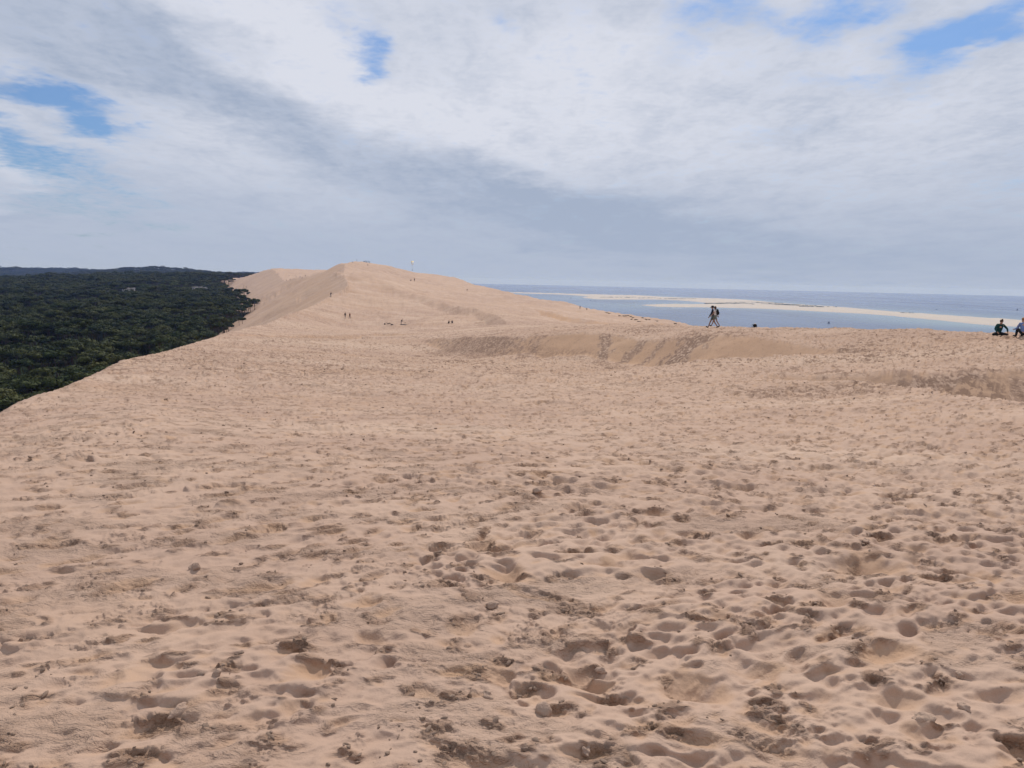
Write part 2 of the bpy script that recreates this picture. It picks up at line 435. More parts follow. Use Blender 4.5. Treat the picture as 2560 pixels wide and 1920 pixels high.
def forest_ground(x, y):
    r = np.hypot(x, y)
    z = -47.0 + 7.0 * sstep(y, 250, 800) * sstep(x, -520, -260)
    z = z + 10 * sstep(r, 400, 1500)
    z = z - 14 * sstep(np.degrees(np.arctan2(x, y)), -25, -30) * sstep(r, 1700, 2500) * (1 - sstep(r, 4000, 5200))
    z = z + 24 * np.exp(-(((x + 790) / 300) ** 2 + ((y - 1900) / 620) ** 2))
    z = z + 13 * np.exp(-(((x + 560) / 130) ** 2 + ((y - 1520) / 420) ** 2))
    z = z + 30 * sstep(r, 4300, 5600) + 5 * fld(NOI, x, y, 900, .2) * sstep(r, 3000, 5000)
    z = z + 48 * np.exp(-(((x + 1630) / 420) ** 2 + ((y - 3500) / 500) ** 2))
    az = np.degrees(np.arctan2(x, y))
    z = z - 75 * sstep(az, -16, -9) * sstep(r, 1500, 3000)
    z = z + 2.5 * fld(NOI, x, y, 160, .4) * sstep(r, 150, 500)
    return z

# ------------------------------------------------------------------ trampled relief tiles
TN, TL = 2048, 14.0
CELL = TL / TN
def make_tile(seed, n_pit, crusty):
    g = np.random.default_rng(seed)
    warp = spectral(TN, 6, 160, 1.5, seed + 1)
    rough = np.clip(spectral(TN, 60, 600, 1.1, seed + 2), -2, 2)
    hum = np.abs(spectral(TN, 20, 150, 1.2, seed + 4))
    H = spectral(TN, 6, 60, 1.9, seed + 3) * (0.012 if crusty else 0.017) - hum * (0.014 if crusty else 0.032)
    damp = np.zeros((TN, TN), np.float32); fresh = np.zeros((TN, TN), np.float32)
    W = 64
    oy, ox = np.mgrid[-W:W + 1, -W:W + 1].astype(np.float32) * CELL
    k = int(math.sqrt(n_pit))
    cen = [((i + g.random() * 1.3) / k, (j + g.random() * 1.3) / k) for i in range(k) for j in range(k)]
    g.shuffle(cen)
    for cx, cy in cen:
        if crusty and g.random() < 0.35: continue
        ix = int(cx * TN); iy = int(cy * TN)
        I = np.ix_((np.arange(iy - W, iy + W + 1)) % TN, (np.arange(ix - W, ix + W + 1)) % TN)
        th = g.uniform(0, math.pi * 2)
        big = g.random() < 0.14
        a = g.uniform(0.12, 0.20) if big else g.uniform(0.055, 0.13); b = a * g.uniform(0.42, 0.8)
        c, s = math.cos(th), math.sin(th)
        u = ox * c + oy * s; v = -ox * s + oy * c
        v = v + 0.22 * a * np.sin(u / a * 1.5 + g.uniform(0, 6))
        d = np.sqrt((u / a) ** 2 + (v / b) ** 2) + 0.13 * warp[I]
        m = math.sqrt(a * b)
        dep = m * g.uniform(0.20, 0.52)
        h0 = float(H[I][W - 4:W + 5, W - 4:W + 5].mean())
        ring = np.exp(-((d - 1.5) / 0.42) ** 2)
        H[I] += ring * dep * g.uniform(0.15, 0.4)
        hard = g.random() < (0.85 if crusty else 0.52)
        bowl = h0 - dep + 0.62 * m * (np.sqrt(d * d + 0.05) - 0.22)
        if hard:   # broken crust: one side breaks off steeply, with clods along the break
            ang = np.arctan2(v * a, u * b); ph = g.uniform(-3.14, 3.14)
            arc = np.clip(np.cos(ang - ph) * 1.6 + 0.2 + 0.5 * warp[I], 0, 1)
            wall = h0 - dep + 2.4 * m * np.maximum(d - 0.75, 0)
            bowl = np.where(arc > 0.3, np.maximum(bowl, wall), bowl)
            edge = np.exp(-((d - 1.0) / 0.22) ** 2) * arc
            for _ in range(g.integers(3, 16)):
                t = ph + g.normal(0, 0.6); q = g.normal(1.15, 0.25)
                bu, bv = q * a * math.cos(t), q * b * math.sin(t)
                rb = min(abs(g.normal(0, 0.013)) + 0.006, 0.035)
                dd = ((u - bu) ** 2 + (v - bv) ** 2 * g.uniform(0.6, 1.8)) / rb ** 2
                lump = np.sqrt(np.maximum(1 - dd * (1 + 0.3 * rough[I]), 0)) * rb * 0.8
                H[I] += lump
                damp[I] = np.maximum(damp[I], (lump > 0.15 * rb) * 0.7)
            damp[I] = np.maximum(damp[I], edge * 0.75)
        old = H[I]
        new = np.minimum(old, bowl)
        fresh[I] = np.maximum(fresh[I] * 0.97, sstep(old - new, 0.0, 0.02))
        H[I] = new
    if not crusty:
        Hs = blur(H, 1.9); H = Hs + (H - Hs) * np.clip(damp * 1.5, 0, 1)
    else:
        e = np.abs(spectral(TN, 10, 90, 1.4, seed + 5))
        zone = sstep(spectral(TN, 4, 22, 1.2, seed + 6), 0.0, 0.7)
        ck = np.exp(-(e / 0.03) ** 2) * zone
        H -= 0.026 * ck
        H += 0.012 * zone * sstep(spectral(TN, 30, 200, 1.0, seed + 7), 0.3, 0.5)
        damp = np.maximum(damp, blur(ck.astype(np.float32), 0.8) * 0.6)
        H = blur(H, 0.6)
    # crumbly broken patches: ridged fine lumps around the breaks and in loose fields
    zone2 = np.clip(blur(damp, 9) * 2.6 + 0.9 * sstep(spectral(TN, 8, 60, 1.2, seed + 8), 0.7, 1.5) * (1.0 if crusty else 0.55) - 0.14, 0, 1)
    rdg = spectral(TN, 70, 420, 0.9, seed + 9); rdg = np.clip(1 - np.abs(rdg) * 1.5, 0, 1) ** 1.5
    bl = np.clip(spectral(TN, 90, 500, 0.7, seed + 10), 0, 2.2)
    H += zone2 * ((0.020 if crusty else 0.014) * rdg + 0.011 * bl - 0.006)
    damp = np.maximum(damp, zone2 * np.clip(rdg * 0.5 + bl * 0.25 - 0.1, 0, 0.6))
    H += rough * 0.0016 + rough * 0.004 * blur(damp, 1.5)
    Hm = blur(H, 26); e_ = H - Hm
    H = Hm + np.where(e_ > 0, 0.030 * np.tanh(e_ / 0.030), e_)
    return H - H.mean(), blur(damp, 1.0), blur(fresh, 2.0)
T_SOFT = make_tile(101, 4200, False)
T_CRUST = make_tile(202, 4200, True)
def rot(x, y, a):
    c, s = math.cos(a), math.sin(a)
    return x * c - y * s, x * s + y * c
def relief(x, y):
    out = []
    azr = np.degrees(np.arctan2(x, np.maximum(y, 0.01)))
    x, y = (x * 0.906 + y * 0.423) * 1.33 / 1.22, (-x * 0.423 + y * 0.906) * 1.33 * 1.18
    wx = x + fld(SMO, x, y, 4, .15) * 0.07; wy = y + fld(SMO, x, y, 4, .55) * 0.07
    az = azr
    pick = fld(NOI, x, y, 6, .9)
    m2 = sstep(pick, -0.15, 0.15)
    crust = sstep(-az * 0.07 + 1.25 * fld(NOI, x, y, 3.5, .33) - 0.05, -0.35, 0.35) * 0.9
    x2, y2 = rot(wx, wy, 0.7); x2 = x2 + 5.1; y2 = y2 + 9.7
    for i in range(3):
        a = sample(T_SOFT[i], wx / TL, wy / TL) * (1 - m2) + sample(T_SOFT[i], x2 / TL, y2 / TL) * m2
        b = sample(T_CRUST[i], wx / TL, wy / TL) * (1 - m2) + sample(T_CRUST[i], x2 / TL, y2 / TL) * m2
        out.append(a * (1 - crust) + b * crust)
    return out[0] * 0.86, out[1], out[2], crust

# ------------------------------------------------------------------ sand material
def mat_new(name):
    m = bpy.data.materials.new(name); m.use_nodes = True
    t = NT(m.node_tree)
    o = t.new('ShaderNodeOutputMaterial')
    b = t.new('ShaderNodeBsdfPrincipled')
    t.link(b.outputs[0], o.inputs['Surface'])
    return m, t, b
def flat(name, col, rough=0.8, var=0.12, scale=30.0, spec=0.3):
    m, t, b = mat_new(name)
    g = t.new('ShaderNodeTexCoord').outputs['Object']
    n = t.noise(g, scale, 4)
    c = t.mix(n, tuple(c * (1 - var) for c in col), tuple(min(1, c * (1 + var)) for c in col))
    t.link(c, b.inputs['Base Color'])
    b.inputs['Roughness'].default_value = rough
    b.inputs['Specular IOR Level'].default_value = spec
    return m
def sand_material():
    m, t, b = mat_new('dune_sand')
    pos = t.new('ShaderNodeNewGeometry').outputs['Position']
    at_ = lambda n: t.new('ShaderNodeAttribute', attribute_name=n).outputs['Fac']
    fresh, damp, slip, crust, foot = at_('fresh'), at_('damp'), at_('slip'), at_('crust'), at_('foot')
    n1 = t.noise(pos, 0.35, 5, 0.6); n2 = t.noise(pos, 2.2, 4, 0.6); n3 = t.noise(pos, 240, 2, 0.7); n4 = t.noise(pos, 0.03, 4, 0.55)
    col = t.mix(t.ramp(n1, 0.35, 0.65), (0.406, 0.280, 0.213), (0.464, 0.328, 0.248))
    n5 = t.noise(t.vmath('MULTIPLY', pos, (0.05, 0.16, 0.1)), 1.0, 4, 0.6)
    col = t.mix(t.ramp(n4, 0.4, 0.62), col, (0.470, 0.330, 0.245))
    col = t.mix(t.ramp(n5, 0.50, 0.68, 0.0, 0.65), col, (0.530, 0.392, 0.300))
    col = t.mix(t.ramp(n5, 0.46, 0.32, 0.0, 0.5), col, (0.400, 0.262, 0.180))
    warm = t.math('ADD', t.math('MULTIPLY', fresh, t.ramp(n2, 0.3, 0.7, 0.35, 0.75)), t.math('MULTIPLY', slip, t.ramp(n4, 0.3, 0.7, 0.5, 0.95)), clamp=True)
    col = t.mix(warm, col, (0.445, 0.280, 0.172))
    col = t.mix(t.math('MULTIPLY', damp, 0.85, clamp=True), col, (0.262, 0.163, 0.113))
    # trampled ground too far off for modelled prints: shade behind ridges painted as dark dashes, trodden sand darker too
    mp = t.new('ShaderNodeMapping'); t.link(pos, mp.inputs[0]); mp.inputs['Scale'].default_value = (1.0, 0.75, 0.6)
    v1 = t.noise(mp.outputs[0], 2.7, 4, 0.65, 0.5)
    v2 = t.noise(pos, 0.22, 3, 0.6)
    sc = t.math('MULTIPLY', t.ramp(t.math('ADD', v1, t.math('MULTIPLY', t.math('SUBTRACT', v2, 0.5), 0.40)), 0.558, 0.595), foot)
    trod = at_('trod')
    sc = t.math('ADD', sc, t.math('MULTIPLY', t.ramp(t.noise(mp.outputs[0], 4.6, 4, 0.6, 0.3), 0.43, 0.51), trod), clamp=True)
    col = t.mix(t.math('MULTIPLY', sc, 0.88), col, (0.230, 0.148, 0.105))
    gr = t.ramp(n3, 0.2, 0.8, 0.93, 1.07)
    col = t.mix(1.0, col, t.xyz(gr, gr, gr), 'MULTIPLY')
    t.link(col, b.inputs['Base Color'])
    b.inputs['Roughness'].default_value = 0.95
    b.inputs['Specular IOR Level'].default_value = 0.12
    # fine relief: crumbling lips, dimples and grain
    mp2 = t.new('ShaderNodeMapping'); t.link(pos, mp2.inputs[0]); mp2.inputs['Rotation'].default_value = (0, 0, R(-25)); mp2.inputs['Scale'].default_value = (0.7, 1.25, 1.0)
    f1 = t.noise(pos, 28, 5, 0.65); f2 = t.noise(pos, 3.2, 4, 0.6, 0.5)
    c1 = t.noise(mp2.outputs[0], 13, 5, 0.62, 0.6); c2 = t.noise(mp2.outputs[0], 30, 4, 0.6, 0.4)
    rg = lambda v: t.math('POWER', t.math('SUBTRACT', 1.0, t.math('ABSOLUTE', t.math('MULTIPLY', t.math('SUBTRACT', v, 0.5), 3.4)), clamp=True), 1.6)
    pm = t.ramp(t.math('ADD', t.noise(mp2.outputs[0], 1.7, 4, 0.6), t.math('MULTIPLY', crust, 0.10)), 0.52, 0.72)
    pm = t.math('ADD', t.math('MULTIPLY', pm, 0.75), t.math('MULTIPLY', damp, 1.2), clamp=True)
    pm = t.math('MULTIPLY', pm, t.math('SUBTRACT', 1.0, slip, clamp=True))
    ch = t.math('MULTIPLY', pm, t.math('ADD', t.math('MULTIPLY', rg(c1), 0.016), t.math('MULTIPLY', rg(c2), 0.007)))
    hh = t.math('ADD', ch, t.math('MULTIPLY', f1, 0.006))
    bp1 = t.new('ShaderNodeBump'); bp1.inputs['Strength'].default_value = 1.0; bp1.inputs['Distance'].default_value = 1.0
    t.link(hh, bp1.inputs['Height'])
    bp2 = t.new('ShaderNodeBump'); bp2.inputs['Distance'].default_value = 0.16
    t.link(t.math('MULTIPLY', foot, 0.8), bp2.inputs['Strength'])
    t.link(f2, bp2.inputs['Height']); t.link(bp1.outputs[0], bp2.inputs['Normal'])
    t.link(bp2.outputs[0], b.inputs['Normal'])
    return m
SAND = sand_material()

# ------------------------------------------------------------------ sand dune mesh
dense = np.linspace(-36.5, 36.5, 1250)
outer = np.concatenate([np.linspace(38.5, 60, 20), np.linspace(64, 296, 50), np.linspace(300, 321.5, 20)])
AZ = np.radians(np.concatenate([dense, outer]))
ang = np.linspace(math.atan(EYE / 1.9), math.atan(EYE / 16.0), 500)
r_near = EYE / np.tan(ang)
r_mid = np.concatenate([np.linspace(16.0, 26, 70)[1:], np.linspace(26, 110, 240)[1:], np.geomspace(110, 240, 70)[1:]])
r_far = np.geomspace(240, 2100, 150)[1:]
RR = np.concatenate([[0.02, 0.3, 0.6, 0.9, 1.2, 1.5, 1.7], r_near, r_mid, r_far])
A2, R2 = np.meshgrid(AZ, RR)
X = R2 * np.sin(A2); Y = R2 * np.cos(A2)
Z, SLIP = dune_z(X, Y)
H_, DAMP, FRESH, CRUST = relief(X, Y)
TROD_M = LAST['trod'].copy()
plate = np.clip(1 - np.maximum(SLIP * 0.75, LAST['face'] * 0.9) * sstep(R2, 15, 26), 0, 1)
fade = (1 - 0.5 * sstep(R2, 40, 140)) * (1 - sstep(R2, 190, 420)) * plate
amp_c = 1.0 - 0.25 * CRUST
HH = H_ * fade * amp_c * (1 + 1.3 * sstep(R2, 14, 50) + 0.5 * TROD_M)
Z = Z + HH
lean_ = np.clip(HH, -0.03, 0.05) * 0.72 * (1 - sstep(R2, 30, 60)) * sstep(R2, 1.0, 1.8)      # the wind has pushed every lip over to one side
me = mesh_np('sand_dune', np.stack([X - 0.40 * lean_, Y - 0.92 * lean_, Z], -1).reshape(-1, 3), grid_faces(len(RR), len(AZ), True))
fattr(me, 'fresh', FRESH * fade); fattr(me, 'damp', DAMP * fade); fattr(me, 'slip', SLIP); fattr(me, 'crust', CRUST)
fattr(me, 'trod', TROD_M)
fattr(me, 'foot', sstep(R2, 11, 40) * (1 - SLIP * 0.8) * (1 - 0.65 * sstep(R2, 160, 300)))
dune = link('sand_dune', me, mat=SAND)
tag(dune, kind='structure')
SGRID = (AZ, RR, X, Y, Z)
def ground(x, y, full=True):
    xx, yy = np.array([[float(x)]]), np.array([[float(y)]])
    z, s = dune_z(xx, yy)
    if full:
        r = math.hypot(x, y)
        h, d_, f_, c_ = relief(xx, yy)
        z = z + h * (1 - 0.5 * sstep(r, 40, 140)) * (1 - sstep(r, 190, 420)) * (1 - .25 * c_) * (1 + 1.3 * sstep(r, 14, 50)) * np.clip(1 - s * 0.75 * sstep(r, 15, 30), 0, 1)
    return float(z[0, 0])

# ------------------------------------------------------------------ forest floor
def forest_floor():
    az = np.radians(np.linspace(-100, -3, 200)); rr = np.geomspace(20, 9000, 240)
    a, r = np.meshgrid(az, rr)
    x, y = r * np.sin(a), r * np.cos(a)
    z = forest_ground(x, y)
    me = mesh_np('forest_floor', np.stack([x, y, z], -1).reshape(-1, 3), grid_faces(240, 200))
    m, t, b = mat_new('forest_soil')
    pos = t.new('ShaderNodeNewGeometry').outputs['Position']
    c = t.mix(t.ramp(t.noise(pos, 0.05, 6, 0.6), 0.4, 0.6), (0.016, 0.024, 0.010), (0.026, 0.032, 0.014))
    t.link(c, b.inputs['Base Color']); b.inputs['Roughness'].default_value = 1; b.inputs['Specular IOR Level'].default_value = 0.05
    tag(link('forest_floor', me, mat=m), kind='structure')
forest_floor()

# ------------------------------------------------------------------ sea
SEA = -100.0
def sea():
    m, t, b = mat_new('sea_water')
    pos = t.new('ShaderNodeNewGeometry').outputs['Position']
    mp = t.new('ShaderNodeMapping'); t.link(pos, mp.inputs[0]); mp.inputs['Rotation'].default_value = (0, 0, R(12)); mp.inputs['Scale'].default_value = (1.0, 0.30, 1)
    n = t.noise(mp.outputs[0], 0.0016, 5, 0.55, 0.3)
    shal = t.new('ShaderNodeAttribute', attribute_name='shallow').outputs['Fac']
    col = t.mix(t.ramp(n, 0.35, 0.65), (0.024, 0.050, 0.130), (0.042, 0.082, 0.165))
    sh = t.math('MULTIPLY', shal, t.ramp(n, 0.3, 0.7, 0.5, 1.0))
    col = t.mix(sh, col, (0.165, 0.235, 0.265))
    t.link(col, b.inputs['Base Color'])
    b.inputs['IOR'].default_value = 1.33
    t.link(t.ramp(t.noise(mp.outputs[0], 0.004, 3), 0.3, 0.7, 0.16, 0.34), b.inputs['Roughness'])
    wv = t.noise(pos, 0.35, 5, 0.6)
    bp = t.new('ShaderNodeBump'); bp.inputs['Strength'].default_value = 0.6; bp.inputs['Distance'].default_value = 1.0
    t.link(wv, bp.inputs['Height']); t.link(bp.outputs[0], b.inputs['Normal'])
    az = np.radians(np.linspace(-25, 120, 220)); rr = np.concatenate([np.geomspace(120, 12000, 200), np.linspace(13000, 18200, 8)])
    a, r = np.meshgrid(az, rr)
    x, y = r * np.sin(a), r * np.cos(a)
    me = mesh_np('sea_water', np.stack([x, y, np.full_like(x, SEA)], -1).reshape(-1, 3), grid_faces(len(rr), 220))
    me.materials.append(m)
    return me, x, y
sea_me, sea_x, sea_y = sea()
# sandbank outline in photo pixels, dropped onto the sea plane
BANK = [(1250,730.5),(1345,732.5),(1471,736),(1598,739),(1700,744),(1855,749),(1972,759),(2089,766),(2244,779),(2400,790),(2560,800.5),(2760,814),(3000,830),
        (3000,848),(2760,830),(2600,819),(2478,814),(2376,804),(2283,795),(2166,785),(2030,778),(1933,773),(1817,769.5),(1761,768.5),(1661,767.5),(1604,763),(1640,760.5),(1693,760),(1752,760),
        (1764,758.5),(1745,755),(1700,751.5),(1640,749),(1598,749),(1503,748.5),(1475,746.5),(1452,743.5),(1462,741),(1420,737.5),(1376,735.5),(1310,733.5)]
bank_xy = np.array([on_level(px, py, SEA)[:2] for px, py in BANK])
bank_d = dens(np.vstack([bank_xy, bank_xy[:1]]), 4)[:-1]
bank_d = bank_d + np.stack([fld(NO2, bank_d[:, 0], bank_d[:, 1], 90, .2), fld(NO2, bank_d[:, 0], bank_d[:, 1], 90, .6)], -1) * 4
def inside(x, y, poly):
    c = np.zeros(x.shape, bool)
    for (ax, ay), (bx, by) in zip(poly, np.roll(poly, -1, 0)):
        with np.errstate(divide='ignore', invalid='ignore'):
            c ^= ((ay > y) != (by > y)) & (x < (bx - ax) * (y - ay) / (by - ay) + ax)
    return c
db, _, _, _ = sdist(sea_x, sea_y, np.vstack([bank_d, bank_d[:1]]))
nearside = sstep(np.hypot(sea_x, sea_y), 5200, 2200)
fattr(sea_me, 'shallow', np.clip(np.exp(-db / 220) * 0.9 + 0.35 * nearside * np.exp(-db / 700), 0, 1))
tag(link('sea_water', sea_me), kind='structure')
def sandbank():
    bm = bmesh.new()
    outer_ = [bm.verts.new((x, y, SEA - 0.3)) for x, y in bank_d]
    f = bm.faces.new(outer_)
    bmesh.ops.triangulate(bm, faces=[f])
    bmesh.ops.subdivide_edges(bm, edges=bm.edges[:], cuts=5, use_grid_fill=True)
    bmesh.ops.triangulate(bm, faces=bm.faces[:])
    me = bpy.data.meshes.new('sandbank'); 
    co = np.array([v.co[:] for v in bm.verts])
    d, _, _, _ = sdist(co[:, 0], co[:, 1], np.vstack([bank_d, bank_d[:1]]))
    h = np.minimum(d / 45.0, 1.0) * 3.0 * (1 + 0.3 * fld(NOI, co[:, 0], co[:, 1], 200, .3))
    for v, q in zip(bm.verts, h): v.co.z = SEA - 0.3 + float(q)
    bm.to_mesh(me); bm.free()
    for p in me.polygons: p.use_smooth = True
    m, t, b = mat_new('bank_sand')
    pos = t.new('ShaderNodeNewGeometry').outputs['Position']
    z = t.sep(pos)[2]
    n = t.noise(pos, 0.02, 5, 0.6)
    c = t.mix(n, (0.36, 0.305, 0.25), (0.54, 0.47, 0.39))
    c = t.mix(t.ramp(z, SEA + 0.2, SEA + 1.6, 0.6, 0.0), c, (0.40, 0.33, 0.29))
    t.link(c, b.inputs['Base Color']); b.inputs['Roughness'].default_value = 0.9
    tag(link('sandbank', me, mat=m), kind='structure')
sandbank()

# ------------------------------------------------------------------ haze
def haze():
    bm = bmesh.new(); bmesh.ops.create_cube(bm, size=1.0)
    me = bpy.data.meshes.new('haze'); bm.to_mesh(me); bm.free()
    o = link('haze', me)
    o.scale = (37500, 37500, 128); o.location = (0, 0, 26 - 64)
    m = bpy.data.materials.new('haze_air'); m.use_nodes = True
    t = NT(m.node_tree); out = t.new('ShaderNodeOutputMaterial'); v = t.new('ShaderNodeVolumePrincipled')
    v.inputs['Color'].default_value = (0.30, 0.46, 1.0, 1)
    v.inputs['Density'].default_value = 5.0e-5
    v.inputs['Absorption Color'].default_value = (1, 1, 1, 1)
    v.inputs['Anisotropy'].default_value = 0.0
    t.link(v.outputs[0], out.inputs['Volume'])
    me.materials.append(m)
    tag(o, 'pale blue haze in the air over forest, dune and sea', 'haze', kind='stuff')
haze()
# @@OBJECTS@@
# ------------------------------------------------------------------ finding places on the sand
def project(p):
    q = CR.T @ (np.asarray(p, float) - np.array([0, 0, EYE]))
    return 1280 + F * q[0] / -q[2], 960 - F * q[1] / -q[2]
def column(a):
    j = int(np.argmin(np.abs(AZ - a)))
    return Z[:, j]
def foot(px, py, r0, lo=0.55, hi=1.6):
    """the spot on the sand seen at a photo pixel (or, above the skyline, the skyline itself) near r0 metres"""
    d = ray(px, py); a = math.atan2(d[0], d[1]); t = d[2] / math.hypot(d[0], d[1])
    zc = column(a); m = (RR > r0 * lo) & (RR < r0 * hi)
    rs = RR[m]; tz = (zc[m] - EYE) / rs
    k = np.nonzero(tz >= t)[0]
    r = rs[k[0]] if len(k) else rs[int(np.argmax(tz))]
    return np.array([r * math.sin(a), r * math.cos(a), 0.0]), r
def ground_at(x, y):
    a = math.atan2(x, y); r = math.hypot(x, y)
    j = int(np.clip(np.searchsorted(AZ[:len(dense)], a) - 1, 0, len(dense) - 2))
    u = (a - AZ[j]) / (AZ[j + 1] - AZ[j])
    i = int(np.clip(np.searchsorted(RR, r) - 1, 0, len(RR) - 2)); v = (r - RR[i]) / (RR[i + 1] - RR[i])
    return float((Z[i, j] * (1 - u) + Z[i, j + 1] * u) * (1 - v) + (Z[i + 1, j] * (1 - u) + Z[i + 1, j + 1] * u) * v)
def empty(name, loc, rz=0.0, parent=None):
    o = bpy.data.objects.new(name, None); COL.objects.link(o)
    o.location = loc; o.rotation_euler = (0, 0, rz); o.empty_display_size = 0.3
    if parent: o.parent = parent
    return o
def copy_tree(o, parent=None):
    c = o.copy(); COL.objects.link(c); c.parent = parent
    for ch in list(o.children): copy_tree(ch, c)
    return c
def ico(sub):
    bm = bmesh.new(); bmesh.ops.create_icosphere(bm, subdivisions=sub, radius=1.0)
    co = np.array([v.co[:] for v in bm.verts]); fa = np.array([[v.index for v in f.verts] for f in bm.faces]); bm.free()
    return co, fa
def lumpy(sub, seed, amp=0.28, sharp=0.0):
    co, fa = ico(sub)
    g = np.random.default_rng(seed)
    h = np.zeros(len(co))
    for k in range(14):
        v = g.standard_normal(3); v /= np.linalg.norm(v); fq = 1.2 + 0.5 * k
        h += np.sin(co @ v * fq + g.uniform(0, 6)) / (1 + 0.35 * k)
    h = h / np.abs(h).max()
    if sharp: h = np.sign(h) * np.abs(h) ** (1 - sharp)
    co = co * (1 + amp * h[:, None])
    return co, fa
def mesh_of(name, parts, mat=None, smooth=True):
    """join (co, faces) triangle lists"""
    cs, fs, n = [], [], 0
    for c, f in parts:
        cs.append(c); fs.append(np.asarray(f) + n); n += len(c)
    me = mesh_np(name, np.vstack(cs), np.vstack(fs), smooth)
    if mat: me.materials.append(mat)
    return me
def ell(c, s, sub=2, rotz=0.0):
    co, fa = ico(sub); co = co * np.array(s)
    cz, sz = math.cos(rotz), math.sin(rotz)
    co = np.stack([co[:, 0] * cz - co[:, 1] * sz, co[:, 0] * sz + co[:, 1] * cz, co[:, 2]], -1)
    return co + np.array(c), fa
def tube(pts, rad, n=7):
    pts = np.array(pts, float); rad = np.broadcast_to(np.asarray(rad, float), (len(pts),))
    rings = []
    for i, p in enumerate(pts):
        t = pts[min(i + 1, len(pts) - 1)] - pts[max(i - 1, 0)]; t /= np.linalg.norm(t) + 1e-9
        u = np.cross(t, [0, 0, 1] if abs(t[2]) < 0.9 else [1, 0, 0]); u /= np.linalg.norm(u); v = np.cross(t, u)
        a = np.arange(n) * 2 * math.pi / n
        rings.append(p + rad[i] * (np.cos(a)[:, None] * u + np.sin(a)[:, None] * v))
    co = np.vstack(rings); fs = []
    for i in range(len(pts) - 1):
        for k in range(n):
            a, b, c, d = i * n + k, i * n + (k + 1) % n, (i + 1) * n + (k + 1) % n, (i + 1) * n + k
            fs += [(a, b, c), (a, c, d)]
    for e, base_ in ((0, 0), (1, (len(pts) - 1) * n)):
        for k in range(1, n - 1):
            fs.append((base_, base_ + k + 1, base_ + k) if e == 0 else (base_, base_ + k, base_ + k + 1))
    return co, np.array(fs)
def box(c, s):
    x, y, z = np.array(s) / 2
    co = np.array([(-x,-y,-z),(x,-y,-z),(x,y,-z),(-x,y,-z),(-x,-y,z),(x,-y,z),(x,y,z),(-x,y,z)]) + np.array(c)
    q = [(0,3,2,1),(4,5,6,7),(0,1,5,4),(1,2,6,5),(2,3,7,6),(3,0,4,7)]
    return co, np.array([t for a, b, c_, d in q for t in ((a, b, c_), (a, c_, d))])

# ------------------------------------------------------------------ crumbs and clods of damp sand
def clod_material():
    m, t, b = mat_new('damp_sand')
    g = t.new('ShaderNodeTexCoord').outputs['Object']; rnd = t.new('ShaderNodeObjectInfo').outputs['Random']
    c = t.mix(rnd, (0.34, 0.235, 0.178), (0.44, 0.312, 0.240))
    c = t.mix(t.ramp(t.noise(g, 3.0, 4), 0.3, 0.7), c, (0.42, 0.30, 0.225))
    t.link(c, b.inputs['Base Color']); b.inputs['Roughness'].default_value = 0.95; b.inputs['Specular IOR Level'].default_value = 0.1
    bp = t.new('ShaderNodeBump'); bp.inputs['Strength'].default_value = 0.6; bp.inputs['Distance'].default_value = 0.1
    t.link(t.noise(g, 6.0, 6, 0.7), bp.inputs['Height']); t.link(bp.outputs[0], b.inputs['Normal'])
    return m
CLOD = clod_material()
def instancer(name, pts, scl, rotv, idx, sources, label, cat=None):
    """one object of many small copies (geometry nodes)"""
    lib = bpy.data.collections.new(name + '_shapes')
    for i, me in enumerate(sources):
        o = bpy.data.objects.new('shape_%02d' % i, me); lib.objects.link(o)
    me = bpy.data.meshes.new(name)
    me.vertices.add(len(pts)); me.vertices.foreach_set('co', np.asarray(pts, np.float32).ravel())
    a = me.attributes.new('scl', 'FLOAT_VECTOR', 'POINT'); a.data.foreach_set('vector', np.asarray(scl, np.float32).ravel())
    a = me.attributes.new('rotv', 'FLOAT_VECTOR', 'POINT'); a.data.foreach_set('vector', np.asarray(rotv, np.float32).ravel())
    a = me.attributes.new('idx', 'INT', 'POINT'); a.data.foreach_set('value', np.asarray(idx, np.int32))
    ob = link(name, me)
    ng = bpy.data.node_groups.new(name, 'GeometryNodeTree')
    ng.interface.new_socket('Geometry', in_out='INPUT', socket_type='NodeSocketGeometry')
    ng.interface.new_socket('Geometry', in_out='OUTPUT', socket_type='NodeSocketGeometry')
    N = ng.nodes; L = ng.links
    gi = N.new('NodeGroupInput'); go = N.new('NodeGroupOutput')
    ci = N.new('GeometryNodeCollectionInfo'); ci.inputs['Collection'].default_value = lib
    ci.inputs['Separate Children'].default_value = True; ci.inputs['Reset Children'].default_value = True
    ip = N.new('GeometryNodeInstanceOnPoints'); ip.inputs['Pick Instance'].default_value = True
    def attr(nm, ty):
        n = N.new('GeometryNodeInputNamedAttribute'); n.data_type = ty; n.inputs[0].default_value = nm
        return [o for o in n.outputs if o.enabled][0]
    L.new(gi.outputs[0], ip.inputs['Points']); L.new(ci.outputs[0], ip.inputs['Instance'])
    L.new(attr('idx', 'INT'), ip.inputs['Instance Index']); L.new(attr('rotv', 'FLOAT_VECTOR'), ip.inputs['Rotation']); L.new(attr('scl', 'FLOAT_VECTOR'), ip.inputs['Scale'])
    L.new(ip.outputs[0], go.inputs[0])
    md = ob.modifiers.new('spread', 'NODES'); md.node_group = ng
    tag(ob, label, cat, kind='stuff')
    return ob
def full_z(x, y):
    r = np.hypot(x, y)
    z, s = dune_z(x, y)
    fc = LAST['face']
    h, dm, fr, cr = relief(x, y)
    fd = (1 - 0.5 * sstep(r, 40, 140)) * (1 - sstep(r, 190, 420)) * np.clip(1 - np.maximum(s * 0.75, fc * 0.9) * sstep(r, 15, 26), 0, 1)
    return z + h * fd * (1 - .25 * cr) * (1 + 1.3 * sstep(r, 14, 50)), dm, s, cr
